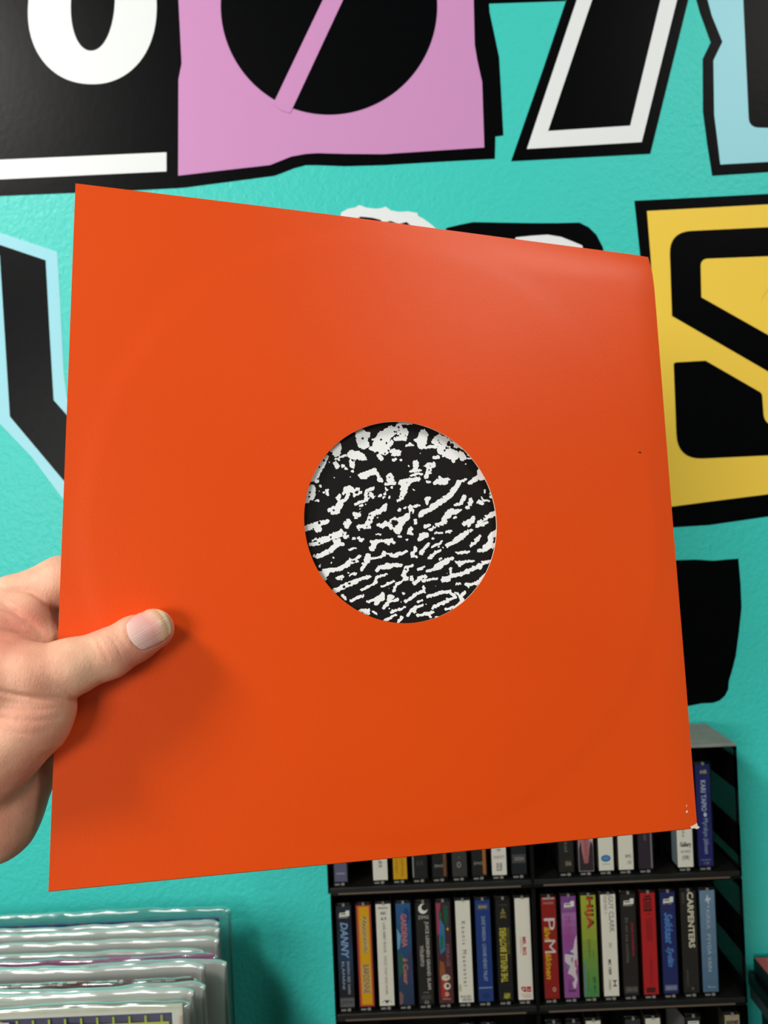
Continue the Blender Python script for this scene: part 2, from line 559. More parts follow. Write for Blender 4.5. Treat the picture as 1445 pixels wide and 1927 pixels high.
# ------------------------------------------------------------------ printed inner sleeve seen through the hole
def A2p(x, y):
    return 550 + x / 3.44, 760 + y / 3.44
BL = """440 195 460 262 34;435 195 485 200 18;430 240 480 270 16;700 112 765 115 17;690 150 705 212 22;735 165 742 195 11;640 175 590 210 32;590 215 560 280 42;560 292 510 290 11
640 250 600 300 14;600 312 560 302 19;560 330 575 355 13;640 305 690 310 11;670 225 730 222 13;650 330 690 325 9;653 366 668 360 8;518 236 540 226 5;850 195 836 262 27;860 182 858 172 7
798 235 812 235 9;740 266 778 266 6;760 258 762 256 6;840 282 930 275 8;980 205 940 240 29;1000 205 1060 245 32;1070 240 1110 270 22;970 300 1050 330 32;1045 345 1045 370 10;920 345 945 345 10
1090 325 1105 345 20;1000 260 1000 290 26;1120 285 1150 290 7;1145 325 1180 323 5;1140 352 1180 352 5;290 278 285 315 26;255 280 252 300 10;205 360 190 380 20;190 385 130 480 24;165 420 150 450 27
215 350 222 345 8;152 503 160 503 9;125 555 120 600 25;100 590 90 625 22;155 628 165 626 7;380 330 440 340 25;430 350 460 352 14;385 375 388 405 15;310 347 345 338 5;280 362 300 358 6
280 388 290 410 11;328 405 330 405 9;340 424 345 423 7;385 438 392 439 5;268 480 269 480 3;450 465 530 440 18;440 462 470 475 12;545 445 565 500 9;570 490 572 500 11;630 475 632 490 22
600 522 660 516 7;640 510 625 515 12;800 382 796 425 17;765 436 832 430 6;770 465 800 455 5;800 455 838 455 5;750 406 752 406 4;880 400 915 395 15;893 405 880 440 17;880 445 865 475 10
940 505 995 505 15;955 475 955 500 9;925 512 1000 492 12;1012 490 1015 490 3;870 503 888 502 6;700 512 760 500 15;760 495 815 488 12;735 510 722 560 22;715 570 705 605 14;680 627 712 618 6
1125 488 1090 505 6;1080 510 1060 540 16;1050 550 1020 590 17;1020 590 950 640 16;955 635 900 675 17;900 680 850 700 13;835 705 830 722 14;1220 440 1240 465 18;1225 460 1160 505 14;1145 515 1150 512 9
1250 470 1280 500 16;1225 487 1235 487 6;1245 572 1246 560 4;350 562 370 548 20;385 560 395 565 15;400 595 435 575 8;405 558 425 555 9;330 580 345 570 10;305 600 290 612 12;360 590 340 620 9
335 625 310 640 10;310 640 295 680 18;240 690 255 685 11;260 675 300 680 10;260 705 300 698 12;525 550 485 562 7;480 565 470 590 8;505 580 520 600 10;490 600 475 620 12;470 625 410 650 6
440 664 450 660 6;565 598 572 595 7;597 584 602 582 5;622 606 628 604 5;588 608 592 606 6;640 547 644 546 5;607 556 611 556 6;222 565 226 590 7;200 578 202 580 4;865 620 885 612 11;868 630 870 640 11
1115 600 1090 640 12;1050 655 1090 645 6;1155 620 1150 650 11;1130 672 1140 668 7;1212 630 1225 645 10;1235 625 1275 628 5;1210 650 1220 645 5;1285 602 1297 602 8;600 660 590 680 14;590 680 545 705 15
545 705 505 722 13;505 735 490 775 16;475 790 425 800 11;470 805 500 800 8;400 715 430 722 12;438 704 442 702 4;405 738 412 738 6;690 687 700 683 6;720 675 735 670 4;765 672 770 700 16
750 668 820 658 5;745 725 700 775 16;700 780 680 825 18;640 760 665 745 9;625 780 640 800 12;575 792 600 775 14;690 750 735 735 10;560 782 575 785 9;660 810 670 820 12;765 815 755 835 13;745 835 770 842 8
825 875 860 855 13;830 850 870 848 11;855 795 885 788 8;885 812 900 810 6;912 798 922 802 5;790 755 800 755 5;790 773 800 773 5;1085 690 1010 690 7;1050 700 1010 705 15;1020 705 980 755 19
985 770 935 785 10;1045 738 1052 736 5;1170 735 1170 760 10;1165 755 1115 775 13;1150 775 1140 790 8;1345 695 1300 712 15;1300 715 1255 735 13;1255 740 1210 768 11;1190 790 1260 770 9
80 808 150 790 15;150 780 220 762 13;165 790 175 815 16;150 815 160 825 8;360 765 350 795 14;340 775 370 770 12;922 838 970 832 4;995 828 1020 826 5;1148 820 1160 818 4;315 825 300 850 10;305 845 250 860 17
250 865 180 885 18;190 895 120 912 11;130 882 150 875 5;300 885 275 890 12;290 905 325 910 9;285 915 250 945 16;250 950 160 990 13;140 985 150 1000 5;335 840 345 870 9;355 858 350 860 9;430 868 445 885 8
455 875 440 888 6;390 873 403 872 5;1125 835 1090 860 14;1100 855 1060 885 17;1060 890 1000 918 11;1212 855 1185 885 7;1195 885 1175 905 8;1150 920 1165 905 6;1335 825 1290 850 17;1285 860 1280 885 14
1345 905 1290 920 13;1280 905 1250 935 19;1250 945 1205 950 9;510 892 570 888 8;540 892 515 935 15;575 890 640 880 7;600 892 660 902 7;622 905 640 890 8;373 945 403 934 7;688 860 700 856 6;738 881 742 879 5
545 843 570 845 4;880 905 860 930 7;860 930 830 970 9;965 893 930 915 6;925 915 900 930 7;790 928 800 935 7;795 945 775 975 11;775 985 800 990 8;735 955 720 965 7;710 968 650 990 8;690 965 640 985 8
640 972 600 970 6;590 962 580 980 6;590 985 510 1005 7;490 985 480 1020 16;470 1040 445 1075 7;455 1035 475 1045 6;950 950 920 965 7;920 970 880 1000 8;1065 965 1140 960 7;1035 1000 990 1010 8
1000 1015 960 1040 15;960 1045 930 1060 19;930 1065 870 1083 8;950 1005 965 1002 5;435 985 400 1010 8;420 1020 380 1030 6;375 1010 340 1045 9;360 1040 300 1070 12;300 1072 200 1085 12;230 1085 200 1125 12
190 1095 205 1130 14;545 1080 560 1065 10;560 1060 640 1055 11;600 1045 700 1045 9;600 1040 605 1035 6;1060 1028 1170 1018 6;1080 1045 1090 1038 9;1320 1005 1280 1018 8;1275 1020 1200 1045 8
1215 1055 1170 1065 11;1170 1070 1120 1085 10;1130 1090 1040 1115 11;1040 1115 970 1130 9;970 1140 1000 1145 10;1000 1120 1015 1140 8;370 1108 405 1100 5;290 1128 320 1118 8;318 1137 322 1133 3
775 1048 740 1060 7;740 1065 715 1110 12;715 1110 730 1130 12;740 1130 680 1165 7;670 1175 655 1210 8;810 1072 850 1058 7;860 1115 820 1130 9;820 1140 785 1165 8;830 1125 850 1145 9;770 1120 770 1140 9
868 1142 935 1133 6;1022 1068 1024 1086 6;1020 1105 1022 1103 4;610 1103 560 1118 6;550 1120 535 1145 7;540 1155 445 1205 7;498 1118 400 1148 9;410 1150 320 1185 13;330 1185 270 1210 14;655 1148 580 1182 6
1270 1100 1220 1135 15;1225 1140 1190 1160 13;1190 1162 1120 1168 7;1130 1170 1135 1190 6;845 1182 855 1200 6;850 1210 790 1235 8;790 1240 730 1280 8;712 1228 716 1226 5;325 1240 340 1262 8;455 1242 380 1278 7
580 1235 560 1255 13;550 1260 490 1280 8;560 1270 545 1290 14;570 1275 585 1262 8;625 1245 645 1250 9;625 1255 615 1300 10;640 1278 680 1268 8;605 1300 590 1320 9;875 1245 960 1225 9;950 1222 1020 1215 8
1015 1218 1050 1250 7;1050 1258 1000 1270 6;1000 1278 920 1310 9;910 1315 905 1325 5;1055 1225 1080 1240 5;1115 1220 1085 1250 10;1085 1250 1100 1280 10;1095 1285 1060 1315 10;1065 1315 995 1330 7
815 1282 835 1272 7;1058 1165 1060 1166 5;1074 1166 1084 1166 4;728 1318 640 1348 6;840 1302 790 1322 6;795 1320 745 1365 10;770 1335 790 1345 8;440 1340 490 1335 10;470 1350 485 1355 12;515 1340 525 1345 4
530 1352 545 1358 4;665 1368 595 1405 8;705 1382 685 1412 7;905 1350 810 1370 8;880 1362 895 1378 6;925 1380 940 1384 6;255 1395 260 1395 4;1000 280 1010 300 14;700 365 705 362 4;600 545 604 545 3
180 530 184 536 5;215 560 225 562 6;250 1030 252 1031 3;176 1052 178 1053 4;905 875 908 870 5;640 540 646 537 5;1225 605 1228 612 3;1290 600 1320 598 4;1195 640 1205 640 4"""
HO = """455 226 8;525 215 4;573 232 6;690 150 7;690 170 6;740 145 9;715 140 7;660 180 8;672 183 5;665 210 9;685 208 6;700 195 5;610 255 6;545 318 11;600 320 5;948 236 6;957 251 6;1012 262 9;1030 264 9;1042 265 8;1000 284 9;1012 286 6;990 300 8
1080 285 6;1028 225 9;1040 235 8;1015 248 8;1010 215 6;1100 300 9;1115 300 6;388 365 7;625 478 6;885 430 8;893 402 5;412 573 10;320 602 10;268 690 7;502 722 7;497 753 6;480 795 5;662 770 15;650 762 8;173 772 7;248 862 7;175 902 7;240 965 4
365 1162 7;330 1184 9;400 1020 8;735 1073 5;770 708 9;1005 750 8;1248 735 7;740 510 4;205 368 8;175 410 5;112 572 7;108 602 7;88 607 5;1230 745 8;490 600 6;495 580 5;970 610 5;845 1132 5;770 570 3;1255 450 6;705 605 4"""
def build_print():
    N = 420
    # cells over the hole's surroundings
    half = 0.0535
    g = np.linspace(-half, half, N)
    S, Tt = np.meshgrid(HC[0] + g, HC[1] + g, indexing='ij')
    P = _T[None, None] + S[..., None] * _EX + Tt[..., None] * _EY + _N * 0.0012
    px = P[..., 0] / P[..., 2] * F + CX
    py = P[..., 1] / P[..., 2] * F + CY
    x = (px - 550) * 3.44
    y = (py - 760) * 3.44
    # ragged edges, like an enlarged halftone
    rng = np.random.RandomState(3)
    def vnoise(sc):
        n = int(1600 / sc) + 3
        G = rng.rand(n, n) * 2 - 1
        u, v = np.clip(x / sc, 0, n - 2.001), np.clip(y / sc, 0, n - 2.001)
        i, j = u.astype(int), v.astype(int)
        a, b = u - i, v - j
        return G[i, j] * (1 - a) * (1 - b) + G[i + 1, j] * a * (1 - b) + G[i, j + 1] * (1 - a) * b + G[i + 1, j + 1] * a * b
    nx, ny = vnoise(15) * 4 + vnoise(8) * 4, vnoise(15) * 4 + vnoise(8) * 4
    xx, yy = x + nx, y + ny
    d = np.full(x.shape, 1e3)
    for ent in BL.replace('\n', ';').split(';'):
        a = [float(k) for k in ent.split()]
        x0, y0, x1, y1, r = a
        dx, dy = x1 - x0, y1 - y0
        L = dx * dx + dy * dy + 1e-6
        q = np.clip(((xx - x0) * dx + (yy - y0) * dy) / L, 0, 1)
        d = np.minimum(d, np.hypot(xx - x0 - q * dx, yy - y0 - q * dy) - (r + 2.2))
    d += vnoise(10) * 2.5 + vnoise(6) * 3.0
    for ent in HO.replace('\n', ';').split(';'):
        a = [float(k) for k in ent.split()]
        d = np.maximum(d, a[2] - np.hypot(xx - a[0], yy - a[1]))
    # loose specks
    for k in range(70):
        sx, sy = rng.rand() * 1250 + 90, rng.rand() * 1250 + 110
        r = rng.rand() * 3 + 2
        d = np.minimum(d, np.hypot((xx - sx) * 0.8, yy - sy) - r)
    val = np.clip(0.5 - d / 10, 0, 1)
    ok = (np.hypot(S - HC[0], Tt - HC[1]) < half)
    idx = -np.ones(x.shape, int)
    V = []
    vals = []
    for i in range(N):
        for j in range(N):
            if ok[i, j]:
                idx[i, j] = len(V)
                s, t = S[i, j], Tt[i, j]
                V.append(sleeve_pt(s, t, inner_h(s, t) - 0.00004))
                vals.append(val[i, j])
    Fc = []
    for i in range(N - 1):
        for j in range(N - 1):
            a, b, c, e = idx[i, j], idx[i + 1, j], idx[i + 1, j + 1], idx[i, j + 1]
            if min(a, b, c, e) >= 0:
                Fc.append((a, e, c, b))
    m = bpy.data.materials.new('black_and_white_print')
    m.use_nodes = True
    nt = m.node_tree
    bs = nt.nodes['Principled BSDF']
    bs.inputs['Roughness'].default_value = 0.6
    bs.inputs['Specular IOR Level'].default_value = 0.15
    at_ = nt.nodes.new('ShaderNodeAttribute')
    at_.attribute_name = 'print'
    rp = nt.nodes.new('ShaderNodeValToRGB')
    rp.color_ramp.elements[0].position = 0.46
    rp.color_ramp.elements[0].color = (*lin((27, 24, 23)), 1)
    rp.color_ramp.elements[1].position = 0.54
    rp.color_ramp.elements[1].color = (*lin((250, 250, 250)), 1)
    nt.links.new(at_.outputs['Fac'], rp.inputs[0])
    nt.links.new(rp.outputs[0], bs.inputs['Base Color'])
    o = mesh_obj('printed_pattern', V, Fc, m, None, smooth=True)
    A = o.data.attributes.new('print', 'FLOAT', 'POINT')
    A.data.foreach_set('value', vals)
    return o

def inner_h(s, t):
    """the inner sleeve sags a little away from the hole's upper right edge"""
    x, y = (s - HC[0]) / HR, (t - HC[1]) / HR
    k = max(0, (x * 0.6 - y * 0.8))
    return 0.0007 + 0.0014 * k * k

ins = thing('inner_sleeve', 'black and white printed inner sleeve seen through the hole of the orange sleeve', 'inner sleeve')
n = 24
V, Fc = [], []
for side in (0, 1):
    for i in range(n + 1):
        for j in range(n + 1):
            s, t = 0.004 + (SW - 0.010) * i / n, 0.004 + (SW - 0.008) * j / n
            rr = math.hypot(s - HC[0], t - HC[1])
            k = min(1, max(0, (0.075 - rr) / 0.02))
            V.append(sleeve_pt(s, t, (inner_h(s, t) * k + 0.0011 * (1 - k)) if side == 0 else 0.0029))
for side in (0, 1):
    for i in range(n):
        for j in range(n):
            a = side * (n + 1) ** 2 + i * (n + 1) + j
            Fc.append((a, a + 1, a + n + 2, a + n + 1))
mesh_obj('paper', V, Fc, mat('inner_sleeve_paper', (40, 37, 36), 0.6), ins, smooth=True)
pp = build_print()
pp.parent = ins

# ------------------------------------------------------------------ the hand: one continuous surface grown from a distance field
def build_hand():
    P = []
    def cone(a, ra, b, rb, k):
        P.append((np.array(a), ra, np.array(b), rb, k))
    # palm, wrist and forearm
    cone(hs(-60, 1395, 0.012), .024, hs(-130, 1440, 0.012), .027, 0)
    cone(hs(-130, 1440, 0.012), .027, hs(-290, 1640, 0.010), .025, .015)
    cone(hs(-290, 1640, 0.010), .025, hs(-520, 1960, -0.01), .034, .010)
    # heel of the palm going behind the card
    cone(hs(30, 1462, 0.0215), .0160, hs(-20, 1530, 0.021), .0190, .006)
    cone(hs(-20, 1530, 0.021), .0190, hs(-140, 1560, 0.018), .023, .012)
    # index finger behind the card
    cone(hs(-110, 1235, 0.020), .0150, hs(20, 1138, 0.0205), .0125, .010)
    cone(hs(20, 1138, 0.0205), .0122, hs(118, 1097, 0.0180), .0120, .004)
    cone(hs(118, 1097, 0.0180), .0120, hs(250, 1080, 0.0140), .0092, .004)
    cone(hs(250, 1080, 0.0140), .0092, hs(340, 1105, 0.0120), .0078, .004)
    # middle, ring and little finger, hidden by the card
    for (y0, y1, y2, y3, x1, x2, x3, r) in ((1290, 1225, 1185, 1205, 90, 300, 410, .0092), (1380, 1320, 1300, 1315, 90, 290, 390, .0088), (1455, 1425, 1420, 1430, 80, 230, 310, .0078)):
        cone(hs(-100, y0, 0.030), .013, hs(x1, y1, 0.0250), r * 1.15, .006)
        cone(hs(x1, y1, 0.0250), r * 1.15, hs(x2, y2, 0.0150), r, .003)
        cone(hs(x2, y2, 0.0150), r, hs(x3, y3, 0.0120), r * .85, .003)
    # fold of the first web
    cone(hs(-40, 1185, 0.010), .012, hs(52, 1163, 0.0125), .0112, .003)
    cone(hs(52, 1163, 0.0125), .0112, hs(84, 1205, 0.0120), .0100, .003)
    # thumb metacarpal, web and thenar mound
    cone(hs(-130, 1400, 0.000), .023, hs(-20, 1290, -.006), .0165, .008)
    cone(hs(-60, 1225, 0.004), .0125, hs(20, 1245, -.004), .0120, .004)
    cone(hs(62, 1350, -.0075), .0160, hs(-30, 1425, .004), .0210, .005)
    cone(hs(88, 1325, -.0090), .0118, hs(62, 1350, -.0075), .0155, .004)
    # thumb
    cone(hs(-20, 1285, -.008), .0155, hs(60, 1272, -.0115), .0128, .006)
    cone(hs(60, 1272, -.0115), .0126, hs(132, 1256, -.0120), .0118, .003)
    cone(hs(132, 1256, -.0120), .0118, hs(205, 1230, -.0108), .0104, .003)
    cone(hs(205, 1230, -.0108), .0104, hs(252, 1203, -.0092), .0097, .003)
    cone(hs(252, 1203, -.0092), .0097, hs(289, 1184, -.0082), .0089, .003)
    def sdf(X):
        D = None
        for a, ra, b, rb, k in P:
            ab = b - a
            t = np.clip(((X - a) @ ab) / (ab @ ab), 0, 1)
            d = np.linalg.norm(X - a - t[:, None] * ab, axis=1) - (ra + (rb - ra) * t)
            if D is None:
                D = d
            elif k > 0:
                h = np.clip(0.5 + 0.5 * (D - d) / k, 0, 1)
                D = D * (1 - h) + d * h - k * h * (1 - h)
            else:
                D = np.minimum(D, d)
        # the card presses into the flesh
        Q = X - _T
        B = np.linalg.inv(np.stack([_EX, _EY, _N], 1))
        q = Q @ B.T
        w = 0.0022
        c = np.array([SW / 2, SW / 2, 0.00195])
        e = np.abs(q - c) - np.array([SW / 2 + .0004, SW / 2 + .0004, w + .0004])
        bx = np.linalg.norm(np.maximum(e, 0), axis=1) + np.minimum(e.max(axis=1), 0)
        kk = .0006
        h = np.clip(0.5 - 0.5 * (D + bx) / kk, 0, 1)
        return D * (1 - h) - bx * h + kk * h * (1 - h)
    vs = 0.00085
    lo = np.array([-0.350, 0.015, 0.225])
    hi = np.array([-0.070, 0.290, 0.425])
    n3 = np.ceil((hi - lo) / vs / 8).astype(int) * 8
    G = np.full(n3 + 1, 1.0, np.float32)
    bs = 8
    nb = n3 // bs
    I, J, Kk = np.meshgrid(*[np.arange(k) for k in nb], indexing='ij')
    cen = lo + (np.stack([I, J, Kk], -1).reshape(-1, 3) * bs + bs / 2) * vs
    dc = sdf(cen)
    R = bs * vs * 0.9 + 0.002
    offs = np.stack(np.meshgrid(*[np.arange(bs + 1)] * 3, indexing='ij'), -1).reshape(-1, 3)
    inside = np.argwhere((dc < -R).reshape(nb))
    for b in inside:
        s = b * bs
        G[s[0]:s[0] + bs + 1, s[1]:s[1] + bs + 1, s[2]:s[2] + bs + 1] = -1
    act = np.argwhere((np.abs(dc) <= R).reshape(nb))
    for c0 in range(0, len(act), 400):
        ch = act[c0:c0 + 400] * bs
        pts = (ch[:, None, :] + offs[None]).reshape(-1, 3)
        d = sdf(lo + pts * vs)
        G[pts[:, 0], pts[:, 1], pts[:, 2]] = d
    # surface nets
    sgn = G < 0
    nx, ny, nz = np.array(G.shape) - 1
    cnt = np.zeros((nx, ny, nz), np.int8)
    for dx in (0, 1):
        for dy in (0, 1):
            for dz in (0, 1):
                cnt += sgn[dx:nx + dx, dy:ny + dy, dz:nz + dz]
    cells = np.argwhere((cnt > 0) & (cnt < 8))
    ids = -np.ones((nx, ny, nz), np.int32)
    ids[cells[:, 0], cells[:, 1], cells[:, 2]] = np.arange(len(cells))
    acc = np.zeros((len(cells), 3))
    w = np.zeros(len(cells))
    cs = [(a, b, c) for a in (0, 1) for b in (0, 1) for c in (0, 1)]
    for a in cs:
        for ax in range(3):
            if a[ax] == 0:
                b = list(a)
                b[ax] = 1
                ga = G[cells[:, 0] + a[0], cells[:, 1] + a[1], cells[:, 2] + a[2]]
                gb = G[cells[:, 0] + b[0], cells[:, 1] + b[1], cells[:, 2] + b[2]]
                m = (ga < 0) != (gb < 0)
                t = np.where(m, ga / np.where(m, ga - gb, 1), 0)
                pt = np.array(a, float)[None] + t[:, None] * (np.array(b) - np.array(a))[None]
                acc[m] += pt[m]
                w[m] += 1
    V = lo + (cells + acc / w[:, None]) * vs
    Fc = []
    for ax in range(3):
        o1, o2 = (ax + 1) % 3, (ax + 2) % 3
        sl0 = [slice(1, k) for k in (nx, ny, nz)]
        sl0[ax] = slice(0, (nx, ny, nz)[ax])
        sl1 = list(sl0)
        sl1[ax] = slice(1, (nx, ny, nz)[ax] + 1)
        s0, s1 = sgn[tuple(sl0)], sgn[tuple(sl1)]
        for flip in (0, 1):
            e = np.argwhere(s0 & ~s1 if flip == 0 else ~s0 & s1)
            if not len(e):
                continue
            st = np.array([1, 1, 1])
            st[ax] = 0
            e = e + st
            def g(u, v):
                q = e.copy()
                q[:, o1] -= u
                q[:, o2] -= v
                return ids[q[:, 0], q[:, 1], q[:, 2]]
            quad = np.stack([g(0, 0), g(1, 0), g(1, 1), g(0, 1)], 1)
            if flip:
                quad = quad[:, ::-1]
            Fc.append(quad)
    Fc = np.concatenate(Fc)
    def grad(X):
        e = 0.0004
        g = np.stack([sdf(X + np.eye(3)[i] * e) - sdf(X - np.eye(3)[i] * e) for i in range(3)], 1)
        return g / (np.linalg.norm(g, axis=1)[:, None] + 1e-9)
    for _ in range(2):
        V = V - grad(V) * sdf(V)[:, None] * 0.9
    Nn = grad(V)
    # creases and folds pressed into the skin, each a line on the surface facing the viewer
    px = V[:, 0] / V[:, 2] * F + CX
    py = V[:, 1] / V[:, 2] * F + CY
    CRS = [([(181, 1200), (190, 1215), (198, 1232), (205, 1248)], .00030, 3.2), ([(203, 1190), (214, 1205), (224, 1224), (230, 1240)], .00024, 3.0),
           ([(165, 1200), (176, 1220), (186, 1245)], .00016, 3.2), ([(212, 1186), (224, 1200), (236, 1216)], .00012, 2.6),
           ([(-30, 1297), (0, 1301), (30, 1308), (66, 1313), (105, 1315), (134, 1318)], .00110, 4.5),
           ([(83, 1272), (105, 1286), (125, 1301), (141, 1313)], .00035, 4.0), ([(60, 1262), (90, 1290), (118, 1312)], .00018, 4),
           ([(-20, 1350), (20, 1354), (66, 1357), (100, 1353), (118, 1346)], .00035, 4.5), ([(-20, 1330), (30, 1335), (80, 1336), (115, 1332)], .0002, 4),
           ([(10, 1378), (60, 1382), (95, 1374)], .00018, 4.5), ([(-20, 1318), (20, 1322), (60, 1326)], .00018, 3.5),
           ([(0, 1133), (16, 1141), (28, 1150), (36, 1160)], .0006, 4.5), ([(-10, 1140), (30, 1152), (62, 1178), (88, 1204)], .0011, 5.5),
           ([(0, 1106), (30, 1108), (55, 1112), (78, 1126), (98, 1146), (108, 1156)], .0009, 4.5), ([(0, 1180), (30, 1188), (60, 1198)], .0003, 4),
           ([(-10, 1165), (15, 1172), (40, 1185)], .0002, 4), ([(-10, 1200), (20, 1205), (45, 1206)], .00025, 4)]
    front = Nn[:, 2] < 0.25
    dz = np.zeros(len(V))
    for pl, amp, wd_ in CRS:
        best = np.full(len(V), 1e6)
        ends = np.zeros(len(V))
        seg = len(pl) - 1
        for i in range(seg):
            (x0, y0), (x1, y1) = pl[i], pl[i + 1]
            dx, dy = x1 - x0, y1 - y0
            q = np.clip(((px - x0) * dx + (py - y0) * dy) / (dx * dx + dy * dy), 0, 1)
            d = np.hypot(px - x0 - q * dx, py - y0 - q * dy)
            f = (i + q) / seg
            up = d < best
            best = np.where(up, d, best)
            ends = np.where(up, f, ends)
        dz += amp * np.exp(-(best / wd_) ** 2) * np.sin(np.pi * np.clip(ends * 0.92 + 0.04, 0, 1)) ** 0.5
    # nail fold
    u, v = nail_uv(px, py)
    rr = (np.abs(u) ** 2.6 + np.abs(v) ** 2.6) ** (1 / 2.6)
    dz += np.where(front, 0.00045 * np.exp(-((rr - 1.02) / .09) ** 2) + 0.0003 * (rr < 1), 0)
    V = V - Nn * np.where(front, dz, 0)[:, None]
    Wv = [cam2w(p) for p in V]
    return V, Nn, Wv, Fc, sdf, grad

NC, NAX = (279.0, 1182.5), math.radians(-30)
NLA, NLB = 40.0, 33.5
def nail_uv(px, py):
    x, y = px - NC[0], py - NC[1]
    c, s = math.cos(NAX), math.sin(NAX)
    return (x * c + y * s) / NLA, (-x * s + y * c) / NLB

def skin_mat():
    m = bpy.data.materials.new('skin')
    m.use_nodes = True
    nt = m.node_tree
    b = nt.nodes['Principled BSDF']
    b.inputs['Roughness'].default_value = 0.52
    b.inputs['Specular IOR Level'].default_value = 0.4
    b.inputs['Subsurface Weight'].default_value = 0.18
    b.inputs['Subsurface Radius'].default_value = (0.9, 0.35, 0.2)
    b.inputs['Subsurface Scale'].default_value = 0.004
    tc = nt.nodes.new('ShaderNodeTexCoord')
    n = nt.nodes.new('ShaderNodeTexNoise')
    n.inputs['Scale'].default_value = 38
    n.inputs['Detail'].default_value = 5
    nt.links.new(tc.outputs['Object'], n.inputs['Vector'])
    rp = nt.nodes.new('ShaderNodeValToRGB')
    rp.color_ramp.elements[0].position = 0.36
    rp.color_ramp.elements[0].color = (*lin((220, 150, 124)), 1)
    rp.color_ramp.elements[1].position = 0.64
    rp.color_ramp.elements[1].color = (*lin((238, 186, 156)), 1)
    nt.links.new(n.outputs['Fac'], rp.inputs[0])
    at_ = nt.nodes.new('ShaderNodeAttribute')
    at_.attribute_name = 'redness'
    mx = nt.nodes.new('ShaderNodeMix')
    mx.data_type = 'RGBA'
    nt.links.new(at_.outputs['Fac'], mx.inputs[0])
    nt.links.new(rp.outputs[0], mx.inputs[6])
    mx.inputs[7].default_value = (*lin((214, 122, 104)), 1)
    nt.links.new(mx.outputs[2], b.inputs['Base Color'])
    n2 = nt.nodes.new('ShaderNodeTexVoronoi')
    n2.feature = 'DISTANCE_TO_EDGE'
    n2.inputs['Scale'].default_value = 750
    mp = nt.nodes.new('ShaderNodeMapping')
    mp.inputs['Scale'].default_value = (1, 1, 0.6)
    nt.links.new(tc.outputs['Object'], mp.inputs[0])
    nt.links.new(mp.outputs[0], n2.inputs['Vector'])
    n3 = nt.nodes.new('ShaderNodeTexNoise')
    n3.inputs['Scale'].default_value = 160
    n3.inputs['Detail'].default_value = 6
    nt.links.new(mp.outputs[0], n3.inputs['Vector'])
    ad = nt.nodes.new('ShaderNodeMath')
    ad.operation = 'MULTIPLY_ADD'
    ad.inputs[1].default_value = 0.35
    nt.links.new(n2.outputs['Distance'], ad.inputs[0])
    nt.links.new(n3.outputs['Fac'], ad.inputs[2])
    bp = nt.nodes.new('ShaderNodeBump')
    bp.inputs['Strength'].default_value = 0.36
    bp.inputs['Distance'].default_value = 0.0010
    nt.links.new(ad.outputs[0], bp.inputs['Height'])
    nt.links.new(bp.outputs[0], b.inputs['Normal'])
    return m

V, Nn, Wv, Fc, SDF, GRAD = build_hand()
hand = mesh_obj('hand', Wv, Fc.tolist(), skin_mat(), None, smooth=True)
tag(hand, 'bare left hand gripping the left edge of the orange sleeve, thumb in front', 'hand')
bm = bmesh.new()
bm.from_mesh(hand.data)
bmesh.ops.recalc_face_normals(bm, faces=bm.faces)
bm.to_mesh(hand.data)
bm.free()
px = V[:, 0] / V[:, 2] * F + CX
py = V[:, 1] / V[:, 2] * F + CY
def blob(x, y, r):
    return np.exp(-((px - x) ** 2 + (py - y) ** 2) / r ** 2)
red = 0.55 * blob(262, 1238, 40) + 0.5 * blob(315, 1200, 22) + 0.6 * blob(70, 1160, 40) + 0.5 * blob(0, 1195, 45) + 0.35 * blob(60, 1370, 50) + 0.35 * blob(90, 1480, 45) + 0.3 * blob(205, 1232, 26) + 0.25 * blob(20, 1570, 50)
RA = hand.data.attributes.new('redness', 'FLOAT', 'POINT')
RA.data.foreach_set('value', np.clip(red, 0, 0.8))

# thumb nail: curved plate lying on the thumb
def ray_surface(x, y):
    r = np.array([(x - CX) / F, (y - CY) / F, 1.0])
    d = np.full(len(x) if hasattr(x, '__len__') else 1, 0.30)
    return r, d
NU, NV = 30, 24
UU, VV, EDGE = [], [], []
for i in range(NU + 1):
    for j in range(NV + 1):
        u, v = -1 + 2 * i / NU, -1 + 2 * j / NV
        # map the square to a superellipse
        uu, vv = u * math.sqrt(1 - v * v / 2 * 0.72), v * math.sqrt(1 - u * u / 2 * 0.72)
        UU.append(uu); VV.append(vv)
UU, VV = np.array(UU), np.array(VV)
c, s = math.cos(NAX), math.sin(NAX)
qx = NC[0] + UU * NLA * c - VV * NLB * s
qy = NC[1] + UU * NLA * s + VV * NLB * c
SHR = np.ones(len(qx))
for _pass in range(14):
    qx = NC[0] + (UU * NLA * c - VV * NLB * s) * SHR
    qy = NC[1] + (UU * NLA * s + VV * NLB * c) * SHR
    R = np.stack([(qx - CX) / F, (qy - CY) / F, np.ones_like(qx)], 1)
    D = np.full(len(qx), 0.30)
    for _ in range(50):
        D = np.minimum(D + SDF(R * D[:, None]) * 0.85, 0.42)
    X = R * D[:, None]
    g_ = GRAD(X)
    miss = (np.abs(SDF(X)) > 0.0002) | (D > 0.365) | (g_[:, 2] > -0.12)
    if not miss.any():
        break
    SHR = np.where(miss, SHR * 0.98, SHR)
G = GRAD(X)
X = X + G * (0.00005 + 0.00030 * np.clip((UU + 0.9), 0, 1) - 0.0002 * (np.abs(VV) > .93) * (UU < .3))[:, None]
nf = []
for i in range(NU):
    for j in range(NV):
        a = i * (NV + 1) + j
        nf.append((a, a + 1, a + NV + 2, a + NV + 1))
nm = bpy.data.materials.new('thumb_nail')
nm.use_nodes = True
nt = nm.node_tree
b = nt.nodes['Principled BSDF']
b.inputs['Roughness'].default_value = 0.28
b.inputs['Specular IOR Level'].default_value = 0.5
